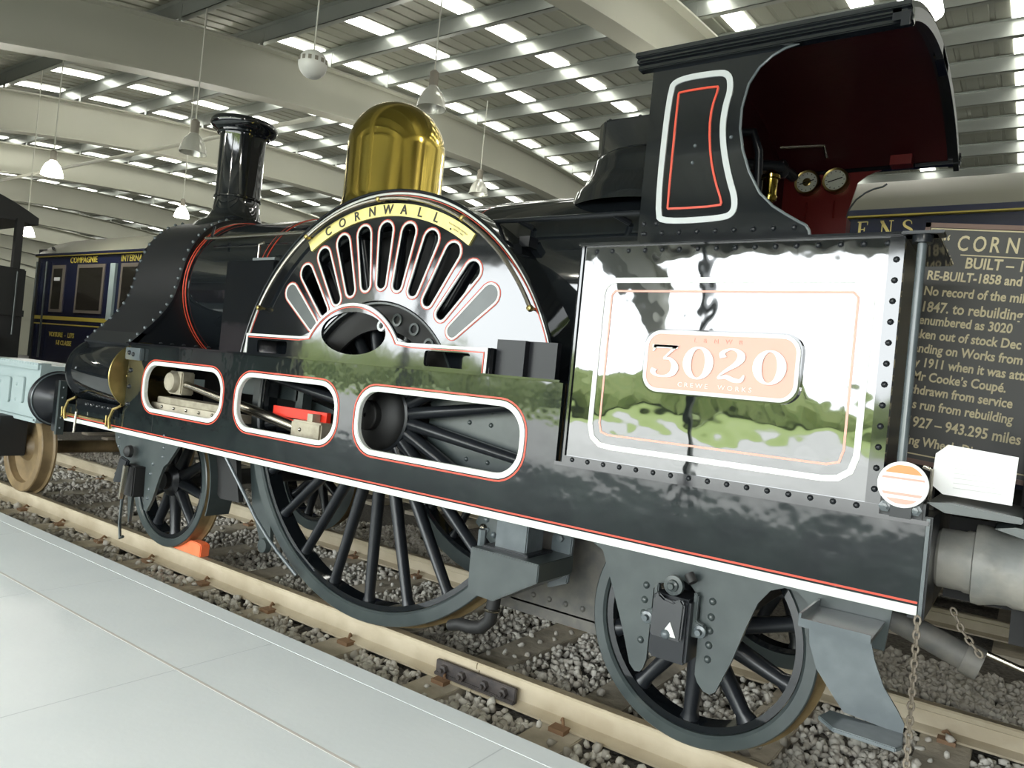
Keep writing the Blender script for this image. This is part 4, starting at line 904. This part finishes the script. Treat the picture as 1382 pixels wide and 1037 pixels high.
# round disc sign and card
rs = thing('round_sign', (2.985, -.05, 1.25), 'small round white sign with orange and pink bands on the footplate corner', 'sign')
rc = (2.985, -.05, 1.343)
MB().lathe([(.001, 0), (.082, 0), (.084, .002), (.084, .006), (.001, .006)], rc, 'Y', 48).build('sign_disc', 'card', rs)
def seg(z0, z1, r=.072):
    pts = []
    for k in range(9): z = z0+(z1-z0)*k/8; pts.append((rc[0]+math.sqrt(max(r*r-z*z, 0)), rc[2]+z))
    for k in range(9): z = z1+(z0-z1)*k/8; pts.append((rc[0]-math.sqrt(max(r*r-z*z, 0)), rc[2]+z))
    return pts
MB().prism(seg(.040, .070), -.052, -.05).build('orange_band', 'signor', rs)
MB().prism(seg(.018, .026), -.052, -.05).build('pink_band', 'signpk', rs)
MB().prism(seg(-.040, -.030), -.052, -.05).build('pink_band', 'signpk', rs)
MB().prism(seg(-.070, -.052), -.052, -.05).build('pink_band', 'signpk', rs)
MB().box((2.95, -.044, 1.222), (3.02, -.03, 1.30)).build('sign_foot', 'satin', rs)
cd = thing('information_card', (3.2, .1, 1.32), 'blank-looking white card with cut corners resting on the tender front edge', 'sign')
MB().prism([(3.066, 1.465), (3.104, 1.502), (3.320, 1.484), (3.314, 1.312), (3.10, 1.318), (3.059, 1.350)], .10, .106).build('card_sheet', 'card', cd)
for k in range(7): MB().box((3.13, .0985, 1.345+.018*k), (3.13+(.13 if k % 3 else .15), .1, 1.348+.018*k)).build('print_line', 'faint', cd)
tube_obj('card_stand', [(3.06, .09, 1.29), (3.06, .09, 1.40), (3.03, .09, 1.41)], .008, 'steel', cd, 6)
# chock
ck = tag(MB().prism([(-2.20, .001), (-1.81, .001), (-1.81, .095), (-1.86, .105), (-1.96, .105)], .29, .37).build('wheel_chock', 'orange', None, bevel=.006), 'orange wheel chock on the near rail behind the leading wheel', 'chock')
# ================================================================ BLUE SLEEPING COACH
YC2 = 3.80
coach = thing('railway_coach', (-5, 5.2, 0), 'long dark blue sleeping coach with grey roof and yellow lettering on the track behind', 'coach')
body = MB().box((-14.0, YC2, 1.15), (5.2, YC2+2.8, 3.32)).build('coach_body', 'blue', coach)
mb = MB(); seg_ = 16; pr_ = [(YC2-.05+2.9*k/seg_, 3.32+.62*math.sin(PI*k/seg_)**.75) for k in range(seg_+1)]
mb.prism(pr_, -14.15, 5.3, 'YZ'); mb.build('coach_roof', 'cream', coach, smooth=True, auto=30)
MB().box((-14.1, YC2-.055, 3.30), (5.25, YC2, 3.312)).build('cornice_strip', 'yellow', coach)
MB().box((-14.1, YC2-.06, 3.312), (5.25, YC2, 3.36)).build('gutter', 'blue', coach)
for (z0, z1) in ((2.00, 2.075), (1.90, 1.925)): MB().box((-14.0, YC2-.008, z0), (5.2, YC2, z1)).build('yellow_line', 'yellow', coach)
wx = [(-13.35, -12.80), (-12.25, -11.15), (-10.55, -9.5), (-9.2, -8.1), (-7.7, -6.6), (-6.2, -5.1), (-4.7, -3.6), (-3.2, -2.1), (-1.7, -.6), (-.2, .9), (3.6, 4.4)]
for a, b in wx:
    fr_ = MB().box((a, YC2-.02, 2.16), (b, YC2, 3.12)).build('coach_window', 'winframe', coach)
    MB().box((a+.08, YC2-.024, 2.22), (b-.08, YC2-.02, 3.05)).build('pane', 'glass', fr_)
MB().box((-10.88, YC2-.05, 2.05), (-10.70, YC2, 3.12)).build('door_pillar', 'palegrey', coach)
MB().box((-13.2, YC2-.03, 2.80), (-12.95, YC2-.02, 2.87)).build('door_notice', 'card', coach)
def ctext(t, x, z, size, sp=1., sq=1.):
    q = MB(); merge(q, text_mb(t, size, .004, sq, sp, 'LEFT', .004), lambda p: (x+p[0], YC2-.004+p[1], z+p[2])); stuff(q.build('lettering', 'yellow', coach))
ctext('COMPAGNIE', -12.62, 3.16, .165, 1.0, 1.18); ctext('INTERNATIONALE DES WAGONS-LITS', -10.6, 3.16, .165, 1.05, 1.05)
ctext('VOITURE  -  LITS', -13.25, 1.66, .13, 1.0, 1.15); ctext('I-II CLASSE', -12.9, 1.50, .13, 1.0, 1.1)
for chh, x in zip('EENS', (1.82, 1.985, 2.165, 2.335)):
    g = glyph_mb(chh, .138, .004); q = MB(); merge(q, g, lambda p: (x+p[0]*1.05, YC2-.005+p[1], 3.135+p[2])); q.build('letter', 'gold', coach)
MB().box((1.9, YC2-.015, 3.075), (2.45, YC2, 3.10)).build('vent_slot', 'darkgap', coach)
MB().box((-14.05, YC2+.02, .75), (5.2, YC2+.12, 1.15)).build('solebar', 'matt', coach)
for xx in (-11.5, 2.6):
    bg_ = MB().box((xx-1.4, YC2+.35, .35), (xx+1.4, YC2+2.4, .75)).build('bogie', 'matt', coach)
    for dx in (-1.05, 1.05):
        for yy in (5.2-.7525-.06, 5.2+.7525-.06): MB().lathe([(.001, 0), (.40, 0), (.47, 0), (.47, .1), (.50, .11), (.50, .13), (.001, .13)], (xx+dx, yy, .47), 'Y', 40).build('wheel', 'tyreb', bg_, smooth=True, auto=35)
MB().box((-7.5, YC2+.3, .25), (-1.5, YC2+.9, .95)).build('battery_box', 'matt', coach)
for x in (-9.6, -9.3): MB().lathe([(.08, 0), (.08, .16), (.12, .18), (.12, .22), (.001, .26)], (x, 5.1, 3.9), 'Z', 14).build('roof_vent', 'cream', coach, smooth=True)
tube_obj('end_rail', [(-14.1, YC2+.3, 3.52), (-13.4, YC2-.02, 3.48)], .03, 'matt', coach)
MB().box((-14.35, YC2+.1, 1.1), (-14.0, YC2+2.7, 3.5)).build('end_gangway', 'matt', coach)
for x in (-14.0, -13.55): tube_obj('end_handrail', [(x, YC2-.05, 1.2), (x, YC2-.05, 3.2)], .02, 'under', coach)
# ================================================================ PALE GREY WAGON + DARK ENGINE AT THE LEFT
wg = thing('flat_wagon', (-7.5, YC, 0), 'pale grey railway wagon frame with rusty ochre wheels ahead of the locomotive', 'wagon')
MB().box((-9.6, .14, .80), (-4.42, .18, 1.30)).box((-9.7, .08, 1.27), (-4.42, .2, 1.34)).box((-9.7, .10, .76), (-4.42, .2, .80)).build('solebar', 'palegrey', wg, bevel=.004)
MB().box((-9.6, .19, .85), (-4.47, 2.0, 1.25)).build('wagon_underframe', 'palegrey', wg)
MB().box((-4.46, .10, .78), (-4.40, 2.04, 1.32)).build('headstock', 'palegrey', wg)
rivets('rivets', [(-5.9+.06*k, .08, 1.325) for k in range(25)]+[(-5.9+.06*k, .138, 1.22) for k in range(8)], wg, .010, 'palegrey')
MB().prism(rrect(-5.45, -5.12, .90, 1.16, .03, 3), .12, .14).build('frame_patch', 'palegrey', wg, bevel=.004)
MB().prism(rrect(-5.05, -4.80, .92, 1.18, .03, 3), .12, .14).build('frame_patch', 'palegrey', wg, bevel=.004)
rivets('bolt_heads', [(x, .12, z) for x in (-5.35, -4.95) for z in (.95, 1.10)], wg, .018, 'palegrey')
for xx in (-5.02, -8.6):
    for yy, sg in ((.25, 1), (far(.25), -1)):
        wo_ = MB().lathe([(.36, sg*.01), (.37, 0), (.445, 0), (.452, sg*.01), (.452, sg*.085), (.458, sg*.10), (.48, sg*.112), (.48, sg*.13), (.44, sg*.14), (.36, sg*.13)], (xx, yy, .452), 'Y', 64, True).build('wheel', 'tyreb', wg, smooth=True, auto=30)
        MB().lathe([(.001, sg*.0), (.10, sg*.0), (.14, sg*.06), (.25, sg*.09), (.355, sg*.07), (.362, sg*.02), (.362, sg*.10), (.001, sg*.11)], (xx, yy, .452), 'Y', 48).build('wheel_disc', 'tyreb', wo_, smooth=True, auto=30)
    tube_obj('axle', [(xx, .2, .452), (xx, 1.9, .452)], .07, 'tyreb', wg)
    MB().box((xx-.18, -.02, .38), (xx+.12, .24, .78)).build('axle_guard', 'matt', wg, bevel=.01)
tube_obj('guard_edge', [(xx, 0, 0) for xx in ()] or [(-4.90, -.02, .48), (-4.90, -.02, .74)], .008, 'grey', wg)
dk = thing('tank_engine', (-9.5, YC, 1.3), 'dark vehicle with overhanging cab roof at the left edge of the hall', 'engine')
mb = MB().prism([(.02+2.1*k/12, 3.42+.42*math.sin(PI*(k+1)/14)) for k in range(13)]+[(2.12, 3.40), (.02, 3.40)], -13.5, -9.95, 'YZ'); mb.build('cab_roof', 'matt', dk, smooth=True)
MB().box((-14, .22, .6), (-9.9, 2.0, 2.66)).build('engine_body', 'matt', dk, bevel=.02)
for y in (.12, 1.22, 1.80): MB().box((-10.0, y, 2.66), (-9.9, y+.10, 3.44)).build('cab_pillar', 'matt', dk)
MB().box((-9.9, .2, 1.9), (-9.86, 2.0, 2.0)).build('cab_rail', 'matt', dk)
tube_obj('cab_handrail', [(-9.84, 1.85, 1.6), (-9.84, 1.85, 2.6)], .012, 'under', dk)
MB().box((-9.9, .3, 1.35), (-9.78, 1.66, 1.56)).build('red_beam', 'redbuf', dk, bevel=.01)
# ================================================================ HANGING LAMPS AND BALL
Cc = Vector((3.3445, -3.0617, 1.5605))
def hang(x, y, z, lit, label, s=1.0, grp='pendant hall lamps'):
    t_ = thing('pendant_lamp', (x, y, z), label, 'lamp', grp)
    MB().lathe([(.07*s, .20*s), (.10*s, .16*s), (.17*s, .08*s), (.22*s, -.05*s), (.245*s, -.17*s), (.235*s, -.17*s), (.21*s, -.05*s), (.16*s, .07*s), (.06*s, .15*s)], (x, y, z), 'Z', 24).build('lamp_shade', 'lampon' if lit else 'lampglass', t_, smooth=True)
    MB().lathe([(.06*s, .18*s), (.075*s, .22*s), (.075*s, .42*s), (.04*s, .46*s), (.001, .46*s)], (x, y, z), 'Z', 12).build('gear_housing', 'lampbox', t_, smooth=True, auto=40)
    if lit: MB().lathe([(.001, -.16*s), (.05*s, -.12*s), (.07*s, -.04*s), (.04*s, .05*s), (.001, .08*s)], (x, y, z), 'Z', 12).build('bulb', 'lampon', t_, smooth=True)
    tube_obj('cord', [(x, y, z+.45*s), (x, y, zb(y)+1.1)], .012, 'cord', t_, 6)
    return t_
hang(-5.0, 5.72, 6.10, False, 'unlit ribbed glass hall lamp above the brass dome', 1.0)
hang(-9.0, 4.05, 5.25, False, 'unlit ribbed hall lamp left of the chimney top', .95)
hang(-11.1, 2.7, 4.60, True, 'lit white hall lamp hanging high at the far left', .72); lamp_or_fill_light(-11.1, 2.7, 4.35)
hang(-13.9, 6.75, 5.0, True, 'lit hall lamp just left of the chimney base above the coach roof', .72); lamp_or_fill_light(-13.9, 6.75, 4.7)
hang(-8.4, 11.3, 6.45, False, 'small unlit lamp between the dome and the safety valve casing', 1.0)
hang(1.66, 7.95, 7.32, True, 'large bright lamp directly above the cab roof end', 1.3); lamp_or_fill_light(1.66, 7.95, 7.0)
hang(-15.5, 4.05, 4.00, True, 'small lit lamp beside the dark cab roof at the left edge', .7); lamp_or_fill_light(-15.5, 4.05, 3.7)
for (x, y) in ((-2, -5), (4, -4), (-8, -5), (-1.5, 9), (-9, 9.5), (-17, 10), (-24, 6), (-18, -4), (-32, 8), (4, 2.0)): lamp_or_fill_light(x, y, 4.2 if y < 0 else 5.6)  # added fill: bare point lights around the hall, no lamp fixture at any of them
ball = thing('hanging_globe', (-3.2, 1.95, 4.79), 'white globe with a dark slotted band hanging on a cord left of the dome', 'globe')
bc_ = (-3.2, 1.95, 4.78); r_ = .152
MB().lathe([(r_*math.cos(a)+.0005, r_*math.sin(a)) for a in [math.radians(-90+10*k) for k in range(19)]], bc_, 'Z', 40).build('globe_shell', 'ball', ball, smooth=True)
slb = MB()
for k in range(14):
    a = 2*PI*k/14; 
    slb.box((-.017, -.004, .0), (.017, .004, .045)); 
    for i in range(len(slb.v)-8, len(slb.v)):
        x, y, z = slb.v[i]; rr = r_+.0015+y*.5; slb.v[i] = (bc_[0]+rr*math.cos(a)-x*math.sin(a), bc_[1]+rr*math.sin(a)+x*math.cos(a), bc_[2]+.0+z)
slb.build('slot', 'lampbox', ball)
tube_obj('cord', [(bc_[0], bc_[1], bc_[2]+r_), (bc_[0], bc_[1], zb(bc_[1])+1.2)], .008, 'cord', ball, 6)
# hall exhibits behind the camera, mirrored in the paint
for x, c_, l_ in ((-19.5, 'wall', 'brown display case far behind the camera, nearest the glazing'), (-15.5, 'cabred', 'dark red display case behind the camera')):
    tag(MB().box((x, -7.5, 0), (x+3.2, -6.2, 2.4)).build('display_case', c_, None, bevel=.03), l_, 'case')
